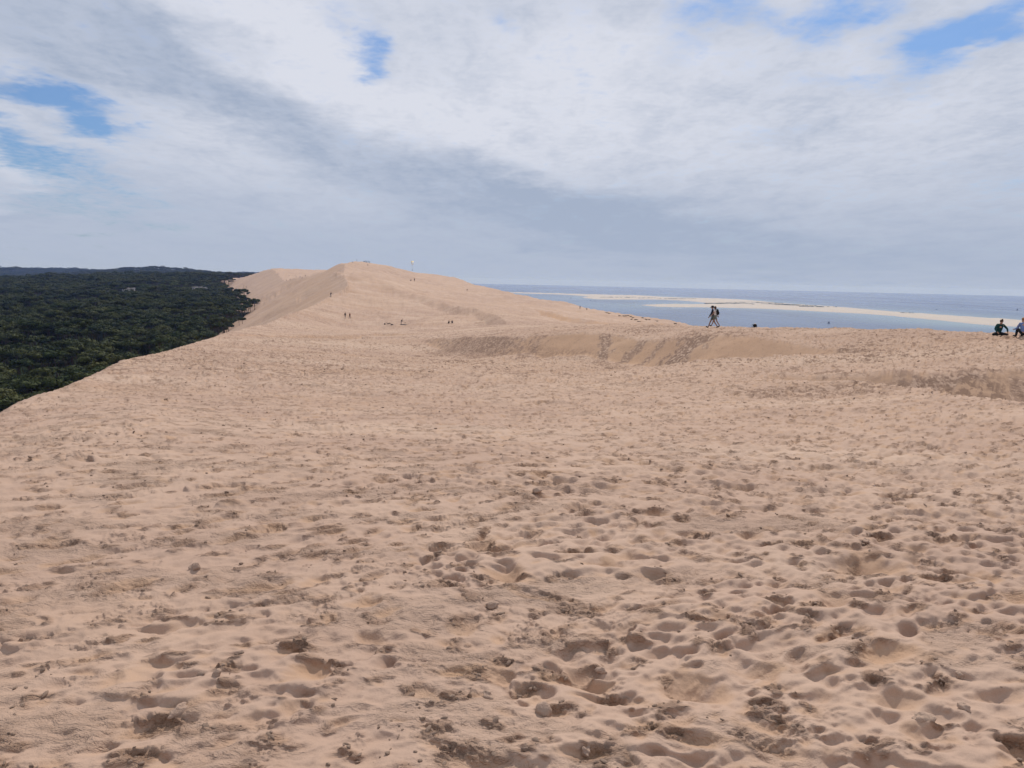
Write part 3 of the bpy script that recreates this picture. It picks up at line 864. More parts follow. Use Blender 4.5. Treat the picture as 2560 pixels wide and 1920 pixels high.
def crumbs():
    g = np.random.default_rng(31)
    n = 170000
    r = np.exp(g.uniform(math.log(1.6), math.log(150), n)); a = np.radians(g.uniform(-40, 40, n))
    x, y = r * np.sin(a), r * np.cos(a)
    _, dm, _, cr = relief(x, y)
    patch = sstep(fld(NOI, x, y, 2.2, .77), 0.2, 1.3)
    keep = (dm > 0.45) | (g.random(n) < 0.003 + 0.09 * patch * (0.35 + cr))
    keep &= g.random(n) < 0.30
    x, y, r = x[keep], y[keep], r[keep]
    z, dm, s, cr = full_z(x, y)
    size = np.exp(g.normal(math.log(0.0046), 0.45, len(x)))
    size = np.clip(size, 0.002, 0.0105) * (1 + 4.5 * sstep(r, 4, 60))
    size *= np.where(s > 0.5, 0.6, 1.0)
    sc = np.stack([size * g.uniform(0.8, 1.9, len(x)), size * g.uniform(0.7, 1.2, len(x)), size * g.uniform(0.55, 1.0, len(x))], -1)
    ro = np.stack([g.uniform(-.5, .5, len(x)), g.uniform(-.5, .5, len(x)), g.uniform(0, 6.28, len(x))], -1)
    src = []
    for i in range(8):
        co, fa = lumpy(2, 50 + i, 0.62, 0.3)
        src.append(mesh_of('sand_crumb', [(co, fa)], CLOD))
    print('crumbs', len(x))
    instancer('sand_crumbs', np.stack([x, y, z + size * 0.0], -1), sc, ro, g.integers(0, 8, len(x)), src, 'small damp sand crumbs scattered over the trampled dune')
crumbs()
BIG = [ # photo pixel, size (m), squash, label
 (1360,1786,.030,(1,1,1.25),'pointed round sand clod right of centre at the bottom of the picture'),
 (1462,1883,.032,(1,1,.8),'rounded dark sand clod standing alone near the bottom edge, right of centre'),
 (1218,1741,.022,(1.1,.9,.8),'small sand clod lying inside the deep broken footprint at bottom centre'),
 (2399,1696,.026,(1.1,.9,.8),'smooth round sand clod alone on the right side of the foreground'),
 (2411,1772,.024,(1.2,.8,.9),'two lobed sand clod just below the smooth round one on the right'),
 (2303,1796,.036,(1.5,.8,.6),'oval dark sand clod on a low ridge at lower right'),
 (2163,1360,.034,(1.5,.8,.7),'blocky flat sand clod in the right middle distance'),
 (486,1423,.030,(1,1,1),'ball shaped sand clod on the left, alone above the cracked crust'),
 (449,1781,.036,(1.6,.7,.7),'wedge shaped sand clod in the lower left foreground'),
 (1343,1238,.045,(1,1,.9),'dark round sand clod near the centre of the sand'),
 (1231,1514,.030,(1.4,.8,.7),'dark sand clod at the left end of a low ridge below centre'),
 (545,1690,.020,(1.0,1,.9),'little sand clod among the crust plates at lower left'),
 (1500,1680,.026,(1.5,.8,.7),'flat dark sand clod right of the bottom centre ridge'),
]
for i, (px, py, s, sq, lab) in enumerate(BIG):
    d = ray(px, py); r0 = EYE / -d[2] * math.hypot(d[0], d[1])
    p, r = foot(px, py, r0, 0.4, 2.0)
    co, fa = lumpy(4, 900 + i, 0.5, 0.4)
    co2, _ = lumpy(4, 950 + i, 0.16)
    co = co * (np.linalg.norm(co2, axis=1, keepdims=True)) * np.array(sq) * s * 0.78
    o = link('sand_clod', mesh_of('sand_clod', [(co, fa)], CLOD))
    o.location = (p[0], p[1], ground_at(p[0], p[1]) + s * 0.18 * sq[2]); o.rotation_euler = (0.1 * (i % 3), 0.15 * (i % 2), i * 1.3)
    tag(o, lab, 'sand clod', 'larger clods of damp sand in the foreground')

# ------------------------------------------------------------------ pine wood
def leaf_material(name, c1, c2):
    m, t, b = mat_new(name)
    rnd = t.new('ShaderNodeObjectInfo').outputs['Random']
    pos = t.new('ShaderNodeNewGeometry').outputs['Position']
    c = t.mix(rnd, c1, c2)
    n = t.noise(pos, 0.9, 3, 0.6)
    c = t.mix(1.0, c, t.mix(t.ramp(n, 0.3, 0.7), (0.65, 0.65, 0.65), (1.35, 1.35, 1.3)), 'MULTIPLY')
    big = t.noise(pos, 0.012, 4, 0.55)
    c = t.mix(t.ramp(big, 0.38, 0.62), c, t.mix(1.0, c, (1.55, 1.35, 1.15), 'MULTIPLY'))
    t.link(c, b.inputs['Base Color']); b.inputs['Roughness'].default_value = 0.8; b.inputs['Specular IOR Level'].default_value = 0.15
    return m
PINE = leaf_material('pine_needles', (0.023, 0.037, 0.012), (0.050, 0.058, 0.020))
OAK = leaf_material('oak_leaves', (0.045, 0.064, 0.020), (0.065, 0.084, 0.026))
BARK = flat('pine_bark', (0.085, 0.060, 0.045), 0.95, 0.3, 6)
DEAD = flat('bleached_wood', (0.28, 0.24, 0.21), 0.9, 0.2, 6)
def crown_mesh(name, seed, mat, rad=3.6, flat_=0.5, n_lobes=9, cards=74, size=0.50, tris=True):
    g = np.random.default_rng(seed)
    cos = []
    lobes = []
    for k in range(n_lobes):
        a = g.uniform(0, 6.28); q = rad * 0.78 * math.sqrt(g.random())
        lobes.append((q * math.cos(a), q * math.sin(a), (1 - (q / rad) ** 2) * rad * flat_ * 0.7 + g.normal(0, 0.25), g.uniform(0.28, 0.46) * rad))
    for lx, ly, lz, lr in lobes:
        v = g.standard_normal((cards, 3)); v[:, 2] = np.abs(v[:, 2]) * 0.9 - 0.35
        v /= np.linalg.norm(v, axis=1, keepdims=True)
        c = np.array([lx, ly, lz]) + v * lr * g.uniform(0.7, 1.06, (cards, 1)) * np.array([1, 1, 0.62])
        nrm = v + g.standard_normal((cards, 3)) * 0.45; nrm /= np.linalg.norm(nrm, axis=1, keepdims=True)
        t1 = np.cross(nrm, g.standard_normal((cards, 3))); t1 /= np.linalg.norm(t1, axis=1, keepdims=True)
        t2 = np.cross(nrm, t1)
        s = size * g.uniform(0.5, 1.25, (cards, 1))
        cos.append(np.stack([c + t1 * s, c - t1 * s * 0.5 + t2 * s * 0.85, c - t1 * s * 0.5 - t2 * s * 0.85], 1).reshape(-1, 3))
    co = np.vstack(cos); fa = np.arange(len(co)).reshape(-1, 3)
    core = [ell((lx, ly, lz), (lr * .80, lr * .80, lr * .50), 1) for lx, ly, lz, lr in lobes]
    return mesh_of(name, [(co, fa)] + core, mat, False)
def trunk_mesh(name, seed, h, mat=None, limbs=6, spread=2.6, r0=0.26):
    g = np.random.default_rng(seed)
    lean = g.normal(0, 0.05, 2)
    pts = [(lean[0] * z + 0.15 * math.sin(z * .5 + seed), lean[1] * z + 0.12 * math.cos(z * .4 + seed), z) for z in np.linspace(-1.0, h, 7)]
    parts = [tube(pts, np.linspace(r0, 0.09, 7), 7)]
    for k in range(limbs):
        a = g.uniform(0, 6.28); z = h * g.uniform(0.62, 0.96); b = np.array([lean[0] * z, lean[1] * z, z]); L = spread * g.uniform(0.5, 1)
        e = b + np.array([math.cos(a) * L, math.sin(a) * L, L * g.uniform(0.3, 0.8)])
        parts.append(tube([b, (b + e) / 2 + np.array([0, 0, 0.15]), e], [0.08, 0.055, 0.02], 5))
    return mesh_of(name, parts, mat or BARK)
VAR = []
for i in range(6):
    hz = 10.0
    VAR.append((crown_mesh('crown', 300 + i, PINE, rad=4.2 + 0.5 * (i % 3), flat_=0.42 + 0.07 * (i % 4), n_lobes=7 + i), trunk_mesh('trunk', 320 + i, hz + 0.6), hz))
OAKV = [(crown_mesh('crown', 340 + i, OAK, rad=3.4, flat_=0.75, n_lobes=10), trunk_mesh('trunk', 345 + i, 7.5), 7.0) for i in range(2)]
BUILD = [(316,722,1500),(332,722,1520),(488,719,1750),(502,719,1760),(516,720,1740),(528,720,1770)]
def canopy_hit(px, py):
    for r in np.arange(400, 2600, 15.0):
        q = at(px, py, r)
        if forest_ground(np.array([q[0]]), np.array([q[1]]))[0] + 12.5 >= q[2]: return q
    return at(px, py, 1500)
KN = [canopy_hit(a, b) for a, b, r in BUILD]
def wood():
    g = np.random.default_rng(77)
    pts = []
    for r0, r1, sp, sc0, sc1 in ((55, 1150, 6.6, 0.8, 1.3), (1150, 2600, 9.5, 1.1, 1.6), (2600, 7600, 21, 2.0, 3.0)):
        n = int(R(46) * (r1 ** 2 - r0 ** 2) / 2 / sp ** 2)
        r = np.sqrt(g.uniform(r0 ** 2, r1 ** 2, n)); a = np.radians(g.uniform(-52, -6, n))
        pts.append(np.stack([r * np.sin(a), r * np.cos(a), g.uniform(sc0, sc1, n), np.full(n, sp)], -1))
    p = np.vstack(pts)
    # thin out trees that stand too close (cell test)
    key = np.floor(p[:, 0] / (p[:, 3] * 0.8)).astype(np.int64) * 100003 + np.floor(p[:, 1] / (p[:, 3] * 0.8)).astype(np.int64) + (p[:, 3] * 10).astype(np.int64) * 10 ** 9
    _, first = np.unique(key, return_index=True)
    p = p[first]
    fz = forest_ground(p[:, 0], p[:, 1])
    dz_, _ = dune_z(p[:, 0], p[:, 1])
    bury = np.clip(dz_ - fz, 0, None)
    near_dune = np.hypot(p[:, 0], p[:, 1]) < 2100
    k = ~near_dune | (dz_ < fz + 3.5)
    k &= ~((dz_ > fz) & near_dune & (g.random(len(p)) < 0.35))
    for q in KN: k &= np.hypot(p[:, 0] - q[0], p[:, 1] - q[1]) > 9
    # only slopes the forest side can show
    k &= p[:, 0] < -0.10 * p[:, 1] - 20
    p, fz = p[k], fz[k]
    r = np.hypot(p[:, 0], p[:, 1]); az = np.degrees(np.arctan2(p[:, 0], p[:, 1]))
    # silhouette of the sand in front
    tz = np.maximum.accumulate((Z - EYE) / R2, 0)
    ja = np.clip(np.searchsorted(AZ[:len(dense)], np.radians(az)), 0, len(dense) - 1)
    ir = np.clip(np.searchsorted(RR, r) - 1, 0, len(RR) - 1)
    top = fz + 11 * p[:, 2]
    vis = ((top - EYE) / r > tz[ir, ja] + 0.002) & (np.abs(az) < 33.6)
    hsc = np.where(p[:, 3] > 9, 1.1, np.minimum(p[:, 2], 1.1)) * g.uniform(0.85, 1.14, len(p))
    variant = g.integers(0, 6, len(p))
    # bright green broadleaf patches
    gx, gy = [], []
    oak = np.zeros(len(p), bool)
    for (qx, qy, qr, s) in ((370, 733, 1250, 70), (400, 731, 1300, 50), (455, 765, 720, 22), (490, 775, 640, 16), (555, 760, 700, 14)):
        q = at(qx, qy, qr); oak |= (np.hypot(p[:, 0] - q[0], p[:, 1] - q[1]) < s) & (g.random(len(p)) < 0.7)
    order = np.argsort(r + np.where(vis, 0, 1e6))
    single = order[:300]
    rzs = g.uniform(0, 6.28, len(p))
    protos = []
    for cm, tm, hz in VAR + OAKV:
        protos.append((cm, tm, hz))
    for n_, i in enumerate(single):
        v = 6 + (n_ % 2) if oak[i] else variant[i]
        cm, tm, hz = protos[v]
        t = empty('pine_tree' if v < 6 else 'oak_tree', (p[i, 0], p[i, 1], fz[i] - 0.2), rzs[i])
        t.scale = (p[i, 2], p[i, 2], hsc[i])
        c = link('crown', cm, t); c.location = (0, 0, hz)
        link('trunk', tm, t)
        if v < 6: tag(t, 'dark green maritime pine with an umbrella crown in the wood below the dune', 'tree', 'pines standing in the nearer part of the wood')
        else: tag(t, 'bright green broadleaf tree standing among the dark pines of the wood', 'tree', 'broadleaf trees among the pines')
    rest = np.ones(len(p), bool); rest[single] = False
    q = p[rest]; fq = fz[rest]; vq = np.where(oak[rest], 6 + (variant[rest] % 2), variant[rest])
    src = [mesh_join_tree(cm, tm, hz) for cm, tm, hz in protos]
    instancer('pine_wood', np.stack([q[:, 0], q[:, 1], fq - 0.2], -1), np.stack([q[:, 2], q[:, 2], hsc[rest]], -1), np.stack([q[:, 0] * 0, q[:, 0] * 0, rzs[rest]], -1), vq, src,
              'dark pine wood spreading from the foot of the dune to the horizon')
    print('trees', len(p))
def mesh_join_tree(cm, tm, hz):
    bm = bmesh.new(); bm.from_mesh(cm); bmesh.ops.translate(bm, verts=bm.verts, vec=(0, 0, hz))
    k = len(bm.faces); bm.from_mesh(tm); bm.faces.ensure_lookup_table()
    for f in bm.faces[k:]: f.material_index = 1
    me = bpy.data.meshes.new('tree'); bm.to_mesh(me); bm.free()
    for m in (cm.materials[0], tm.materials[0]): me.materials.append(m)
    return me
wood()

# trees at the foot of the lee slope, half buried by sand
def lone_tree(px, py, r, label, s, crown=True, bare=0, h=7.0, name='pine_tree', seed=1, sink=0.0):
    q = at(px, py, r)
    x, y = q[0], q[1]
    zz = max(float(dune_z(np.array([[x]]), np.array([[y]]))[0][0, 0]), float(forest_ground(np.array([x]), np.array([y]))[0])) - 0.3
    zz = min(zz, q[2] - 0.2)
    t = empty(name, (x, y, zz))
    hgt = max(q[2] - zz, 1.0) + h
    g = np.random.default_rng(seed)
    if crown:
        c = link('crown', crown_mesh('crown', seed, PINE, rad=s, flat_=0.75, n_lobes=9, cards=50, size=0.55), t); c.location = (0, 0, hgt - s * 0.5)
    link('trunk', trunk_mesh('trunk', seed, hgt, BARK if crown else DEAD, limbs=5 + bare, spread=s, r0=0.22), t)
    tag(t, label, 'tree')
for a in [(612,738,1050,'small dark pine clump at the outermost left toe of the far slip face',4.5,True,0,5,'pine_tree',401),
          (623,742,1040,'dark pine bulging over the sand beside the bare tall pines',5.0,True,0,4,'pine_tree',402),
          (609,735,1060,'bare tall pine with a thin crown standing at the edge of the far slope',2.6,False,6,12,'dead_tree',403),
          (616,735,1065,'second bare tall pine, right of the first at the edge of the far slope',2.4,False,5,11,'dead_tree',404),
          (636,764,800,'dark bushy pine reaching onto the sand below the second slip face',4.6,True,0,3,'pine_tree',405),
          (624,766,800,'dense dark pine left of the bleached leafless bush on the sand',5.0,True,0,4,'pine_tree',406),
          (648,766,790,'bleached leafless bush lying out over the sand of the lee slope',4.0,False,16,2.5,'dead_bush',407),
          (606,802,560,'small round dark pine sitting low on the bright sand edge',2.8,True,0,1.5,'pine_tree',408),
          (598,806,560,'grey half bare pine left of the small round one',2.4,False,12,2.5,'dead_tree',409)]:
    lone_tree(a[0], a[1], a[2], a[3], a[4], a[5], a[6], a[7], a[8], a[9])

# ------------------------------------------------------------------ houses in the wood
WHITE = flat('white_render', (0.36, 0.35, 0.33), 0.8, 0.08, 2)
ROOFM = flat('pale_roof', (0.22, 0.20, 0.19), 0.7, 0.1, 2)
PANE = flat('window_pane', (0.03, 0.035, 0.04), 0.15, 0.1, 1, 0.5)
WOODD = flat('wood_door', (0.14, 0.09, 0.06), 0.7)
HL = ['white flat roofed house alone in the wood, the left one of two','pale low annexe beside the white house in the wood','long white house at the left end of the group near the dune',
      'low grey roofed cabin second from the left in the group near the dune','white cabin in the middle of the group near the dune','small pale cabin at the right end of the group near the dune']
for i, ((px, py, r), q) in enumerate(zip(BUILD, KN)):
    w_, d_, h_ = ((9, 6, 3.4), (5, 4, 2.6), (9, 6, 3.2), (6, 5, 2.6), (8, 6, 3.0), (5, 5, 2.6))[i]
    gz = float(forest_ground(np.array([q[0]]), np.array([q[1]]))[0])
    hz = max(q[2] - gz, 2)
    o = empty('house', (q[0], q[1], gz), R(8 + 9 * i))
    H = hz - 0.2
    link('wall', mesh_of('wall', [box((0, 0, H / 2 - 0.5), (w_, d_, H + 1))], WHITE, False), o)
    rc = np.array([(-w_/2-.5,-d_/2-.5,H+.003),(w_/2+.5,-d_/2-.5,H+.003),(w_/2+.5,d_/2+.5,H+.003),(-w_/2-.5,d_/2+.5,H+.003),(-w_/2-.5,0,H+1.4),(w_/2+.5,0,H+1.4)])
    rf = np.array([(0,1,5),(0,5,4),(2,3,4),(2,4,5),(0,4,3),(1,2,5),(0,3,2),(0,2,1)])
    rr_ = link('roof', mesh_of('roof', [(rc, rf)], ROOFM, False), o)
    link('chimney', mesh_of('chimney', [box((w_ * .3, 0.4, H + 1.4), (.6, .6, 1.4))], WHITE, False), rr_)
    for k in (-1, 0, 1):
        link('window', mesh_of('window', [box((k * w_ * .3, -d_ / 2 - 0.03, H - 1.2), (1.3, 0.12, 1.1))], PANE, False), o)
    tag(o, HL[i], 'house')

# ------------------------------------------------------------------ people
PALETTE = {}
def cloth(name, col, rough=0.85):
    if name not in PALETTE: PALETTE[name] = flat(name, col, rough, 0.12, 9)
    return PALETTE[name]
SKIN = flat('skin', (0.42, 0.25, 0.175), 0.6, 0.06, 8)
SKIN_D = flat('tanned_skin', (0.30, 0.17, 0.115), 0.6, 0.06, 8)
HAIRC = {'dark': flat('dark_hair', (0.020, 0.013, 0.010), 0.6, 0.3, 40), 'brown': flat('brown_hair', (0.055, 0.028, 0.016), 0.6, 0.3, 40),
         'ginger': flat('ginger_hair', (0.32, 0.15, 0.055), 0.6, 0.3, 40)}
def skin_mesh(name, verts, edges, radii, root, sub=1):
    me = bpy.data.meshes.new(name)
    me.from_pydata([tuple(v) for v in verts], edges, [])
    ob = bpy.data.objects.new(name, me); COL.objects.link(ob)
    md = ob.modifiers.new('skin', 'SKIN'); md.use_smooth_shade = True
    sv = me.skin_vertices
    if len(sv) == 0:
        bpy.context.view_layer.update()
        me.attributes  # noqa
        bm = bmesh.new(); bm.from_mesh(me); bm.verts.layers.skin.verify(); bm.to_mesh(me); bm.free(); sv = me.skin_vertices
    for i, r in enumerate(radii):
        rx, ry = r if isinstance(r, tuple) else (r, r)
        sv[0].data[i].radius = (rx, ry); sv[0].data[i].use_root = (i == root)
    if sub: ob.modifiers.new('sub', 'SUBSURF').levels = sub
    dg = bpy.context.evaluated_depsgraph_get()
    out = bpy.data.meshes.new_from_object(ob.evaluated_get(dg))
    out.name = name
    bpy.data.objects.remove(ob); bpy.data.meshes.remove(me)
    return out
def pose_joints(p, H=1.72):
    """forward = +Y, right = +X; angles in degrees, 0 = hanging down, positive = forward"""
    k = H / 1.72
    def v(a): a = R(a); return np.array([0, math.sin(a), -math.cos(a)])
    J = {}
    pel = np.array([0, 0, p.get('pelvis', 0.92) * k]); J['pelvis'] = pel
    lean = p.get('lean', 3); up = np.array([0, math.sin(R(lean)), math.cos(R(lean))])
    bend = lean + p.get('bend', 0); up2 = np.array([0, math.sin(R(bend)), math.cos(R(bend))])
    J['waist'] = pel + up * 0.16 * k; J['chest'] = J['waist'] + up2 * 0.22 * k; J['neck'] = J['chest'] + up2 * 0.16 * k
    hd = bend + p.get('head', 0); up3 = np.array([0, math.sin(R(hd)), math.cos(R(hd))]); fw3 = np.array([0, math.cos(R(hd)), -math.sin(R(hd))])
    J['head'] = J['neck'] + up3 * 0.145 * k; J['top'] = J['head'] + up3 * 0.07 * k; J['face'] = J['head'] + fw3 * 0.035 * k - up3 * 0.03 * k
    J['nose'] = J['face'] + fw3 * 0.075 * k + up3 * 0.01 * k
    for s, n in ((-1, 'l'), (1, 'r')):
        th, kn, sp = p['leg_' + n][:3]; ft = p['leg_' + n][3] if len(p['leg_' + n]) > 3 else 90
        hip = pel + np.array([s * 0.085 * k, 0, -0.02 * k])
        d = v(th); d = d * math.cos(R(sp)) + np.array([s, 0, 0]) * math.sin(R(sp))
        knee = hip + d * 0.43 * k
        d2 = v(th - kn); sp2 = p['leg_' + n][4] if len(p['leg_' + n]) > 4 else 0
        d2 = d2 * math.cos(R(sp2)) + np.array([s, 0, 0]) * math.sin(R(sp2))
        ank = knee + d2 * 0.42 * k
        f = v(th - kn + ft); f = f * 0.9 + np.array([s * 0.15, 0, 0])
        if len(p['leg_' + n]) > 4: f = np.array([s * 0.5 * (-1 if sp2 < 0 else 1), 0.6, -0.1])
        J['hip' + n], J['knee' + n], J['ank' + n], J['toe' + n] = hip, knee, ank, ank + f * 0.16 * k
        sh = J['neck'] + np.array([s * p.get('shw', 0.17) * k, 0, 0]) - up2 * 0.045 * k
        a, ab, el = p['arm_' + n][:3]; inn = p['arm_' + n][3] if len(p['arm_' + n]) > 3 else 0
        d = v(a) * math.cos(R(ab)) + np.array([s, 0, 0]) * math.sin(R(ab))
        elb = sh + d * 0.29 * k
        d2 = v(a + el) * math.cos(R(ab - inn)) + np.array([s, 0, 0]) * math.sin(R(ab - inn))
        wr = elb + d2 * 0.25 * k
        J['sh' + n], J['elb' + n], J['wr' + n], J['pal' + n] = sh, elb, wr, wr + d2 * 0.075 * k
        side = np.cross(d2, [s, 0, 0.01]); side /= np.linalg.norm(side)
        J['d' + n] = (d2, side)
    return J, k
def chain(names, J, rad):
    return [(n, J[n], r) for n, r in zip(names, rad)]
def build_skin(name, spec, links, J, k, root, sub=1):
    idx = {}; vs, rs = [], []
    for n, r in spec:
        idx[n] = len(vs); vs.append(J[n]); rs.append(tuple(q * k for q in r) if isinstance(r, tuple) else r * k)
    es = [(idx[a], idx[b]) for a, b in links]
    return skin_mesh(name, vs, es, rs, idx[root], sub)
def make_person(p, top=None, sleeves='long', bottom=None, shorts=False, hair='dark', hairstyle='short', hood=None, skin=None, H=1.72, hands=False, sub=1):
    """returns a list of (part name, mesh, material)"""
    J, k = pose_joints(p, H)
    skin = skin or SKIN
    spec = [('pelvis', (0.125, 0.10)), ('waist', (0.115, 0.085)), ('chest', (0.135, 0.095)), ('neck', 0.052), ('head', (0.082, 0.088)), ('top', (0.062, 0.068)), ('nose', 0.012)]
    links = [('pelvis', 'waist'), ('waist', 'chest'), ('chest', 'neck'), ('neck', 'head'), ('head', 'top'), ('head', 'nose')]
    for n in 'lr':
        spec += [('hip' + n, 0.085), ('knee' + n, 0.056), ('ank' + n, 0.038), ('toe' + n, 0.032), ('sh' + n, 0.056), ('elb' + n, 0.040), ('wr' + n, 0.027), ('pal' + n, (0.034, 0.020))]
        links += [('pelvis', 'hip' + n), ('hip' + n, 'knee' + n), ('knee' + n, 'ank' + n), ('ank' + n, 'toe' + n), ('chest', 'sh' + n), ('sh' + n, 'elb' + n), ('elb' + n, 'wr' + n), ('wr' + n, 'pal' + n)]
    out = [('body', build_skin('body', spec, links, J, k, 'pelvis', sub), skin)]
    if hands:
        parts = []
        for s, n in ((-1, 'l'), (1, 'r')):
            d2, side = J['d' + n]; nrm = np.cross(d2, side)
            for q, L in ((-1.5, .055), (-.5, .068), (.5, .072), (1.5, .062)):
                b = J['pal' + n] + side * q * 0.017 * k
                parts.append(tube([b, b + d2 * L * .5 * k + nrm * s * .004, b + d2 * L * .9 * k + nrm * s * .016], [.0088 * k, .008 * k, .006 * k], 6))
            b = J['wr' + n] + d2 * .03 * k - side * .02 * k
            parts.append(tube([b, b - side * .028 * k + d2 * .022 * k, b - side * .036 * k + d2 * .05 * k], [.011 * k, .0095 * k, .007 * k], 6))
        out.append(('fingers', mesh_of('fingers', parts), skin))
    if top:
        sp = [('pelvis', (0.150, 0.126)), ('waist', (0.148, 0.122)), ('chest', (0.172, 0.135)), ('neck', 0.072)]
        lk = [('pelvis', 'waist'), ('waist', 'chest'), ('chest', 'neck')]
        for n in 'lr':
            sp += [('sh' + n, 0.074), ('elb' + n, 0.056)]; lk += [('chest', 'sh' + n), ('sh' + n, 'elb' + n)]
            if sleeves == 'long': sp += [('wr' + n, 0.042)]; lk += [('elb' + n, 'wr' + n)]
            else: J['elb' + n + '_'] = J['elb' + n]; J['elb' + n] = J['sh' + n] * 0.45 + J['elb' + n] * 0.55
        out.append(('top', build_skin('top', sp, lk, J, k, 'pelvis', sub), top))
        if sleeves != 'long':
            for n in 'lr': J['elb' + n] = J['elb' + n + '_']
    if bottom:
        sp = [('waist', (0.115, 0.09)), ('pelvis', (0.142, 0.120))]; lk = [('waist', 'pelvis')]
        for n in 'lr':
            if shorts:
                J['knee' + n + '_'] = J['knee' + n]; J['knee' + n] = J['hip' + n] * 0.32 + J['knee' + n] * 0.68
            sp += [('hip' + n, 0.104), ('knee' + n, 0.084 if shorts else 0.074)]; lk += [('pelvis', 'hip' + n), ('hip' + n, 'knee' + n)]
            if not shorts: sp += [('ank' + n, 0.055)]; lk += [('knee' + n, 'ank' + n)]
        out.append(('shorts' if shorts else 'trousers', build_skin('trousers', sp, lk, J, k, 'pelvis', sub), bottom))
        if shorts:
            for n in 'lr': J['knee' + n] = J['knee' + n + '_']
    hc = J['head'] + (J['top'] - J['head']) * 0.55; bk = (J['head'] - J['nose']); bk /= np.linalg.norm(bk)
    upv = J['top'] - J['head']; upv /= np.linalg.norm(upv)
    if hood is None or hair != 'dark' or hairstyle != 'short':
        ps = [ell(hc + bk * 0.028 * k + upv * 0.012, (0.092 * k, 0.10 * k, 0.092 * k), 2)]
        if hairstyle == 'bun': ps.append(ell(hc + upv * 0.115 * k + bk * 0.01, (0.045 * k, 0.045 * k, 0.05 * k), 2))
        if hairstyle == 'long':
            ps.append(ell(hc + bk * 0.065 * k - upv * 0.10 * k, (0.095 * k, 0.06 * k, 0.15 * k), 2))
        out.append(('hair', mesh_of('hair', ps), HAIRC[hair]))
    if hood is not None:
        if hairstyle == 'cap':
            f = -bk
            out.append(('cap', mesh_of('cap', [ell(hc + upv * 0.035 * k, (0.104 * k, 0.112 * k, 0.085 * k), 2), ell(hc + f * 0.13 * k + upv * 0.01, (0.07 * k, 0.085 * k, 0.014 * k), 2)]), hood))
        else:
            out.append(('hood', mesh_of('hood', [ell(hc + bk * 0.02 * k, (0.112 * k, 0.118 * k, 0.12 * k), 2)]), hood))
    shoe = []
    for n in 'lr':
        shoe.append(('shoe', mesh_of('shoe', [tube([J['ank' + n] + np.array([0, 0, -.005]), (J['ank' + n] + J['toe' + n]) / 2, J['toe' + n] + (J['toe' + n] - J['ank' + n]) * .25], [.052 * k, .05 * k, .036 * k], 8)]), cloth('dark_shoe', (0.03, 0.03, 0.032))))
    if p.get('shoes', True): out += shoe
    return out, J
WALK = dict(pelvis=0.90, lean=5, leg_l=(24, 6, 1), leg_r=(-20, 16, 1), arm_l=(-22, 6, 14), arm_r=(20, 6, 18))
WALK2 = dict(pelvis=0.90, lean=6, leg_l=(-22, 12, 1), leg_r=(23, 6, 1), arm_l=(22, 7, 16), arm_r=(-30, 10, 8))
STAND = dict(pelvis=0.93, lean=1, leg_l=(2, 2, 3), leg_r=(-2, 2, 3), arm_l=(4, 7, 10), arm_r=(0, 7, 10))
BEND = dict(pelvis=0.92, lean=10, bend=14, head=28, leg_l=(6, 6, 6), leg_r=(-8, 4, 5), arm_l=(16, 6, 14), arm_r=(26, 6, 10))
CLIMB = dict(pelvis=0.88, lean=16, head=-6, leg_l=(38, 34, 2), leg_r=(-16, 8, 2), arm_l=(-20, 10, 24), arm_r=(30, 10, 30))
CROSS = dict(pelvis=0.13, lean=10, bend=10, head=10, leg_l=(82, 128, 52, 90, -62), leg_r=(82, 128, 52, 90, -62), arm_l=(24, 38, 20, 50), arm_r=(24, 30, 22, 44))
HUDDLE = dict(pelvis=0.13, lean=14, bend=16, head=4, leg_l=(128, 118, 8), leg_r=(124, 116, 8), arm_l=(62, 12, 30, 20), arm_r=(62, 12, 30, 20))
SITBACK = dict(pelvis=0.13, lean=-8, bend=8, leg_l=(112, 78, 10), leg_r=(104, 60, 12), arm_l=(-28, 16, 2), arm_r=(-28, 16, 2))
SUPINE = dict(pelvis=0.15, lean=-72, bend=-8, head=22, leg_l=(128, 100, 6), leg_r=(118, 92, 8), arm_l=(80, 24, 20), arm_r=(80, 24, 20))
def put_person(spot, heading, label, parts, group=None, dz=0.0):
    x, y = spot[0], spot[1]
    o = empty('person', (x, y, ground_at(x, y) + dz), R(-heading))
    for n, me, mat in parts:
        if not me.materials: me.materials.append(mat)
        link(n, me, o)
    tag(o, label, 'person', group)
    return o
NAVY = cloth('navy_jersey', (0.018, 0.022, 0.040)); BLACK = cloth('black_cloth', (0.012, 0.012, 0.014)); GREYT = cloth('grey_trousers', (0.11, 0.11, 0.125))
WHITET = cloth('white_tee', (0.62, 0.58, 0.55)); OLIVE = cloth('olive_shorts', (0.15, 0.16, 0.125)); GREENT = cloth('green_sweater', (0.004, 0.042, 0.040))
BLUET = cloth('blue_sweatshirt', (0.14, 0.20, 0.40)); REDT = cloth('dark_red_jacket', (0.115, 0.020, 0.022)); CHAR = cloth('charcoal_tee', (0.045, 0.045, 0.05))
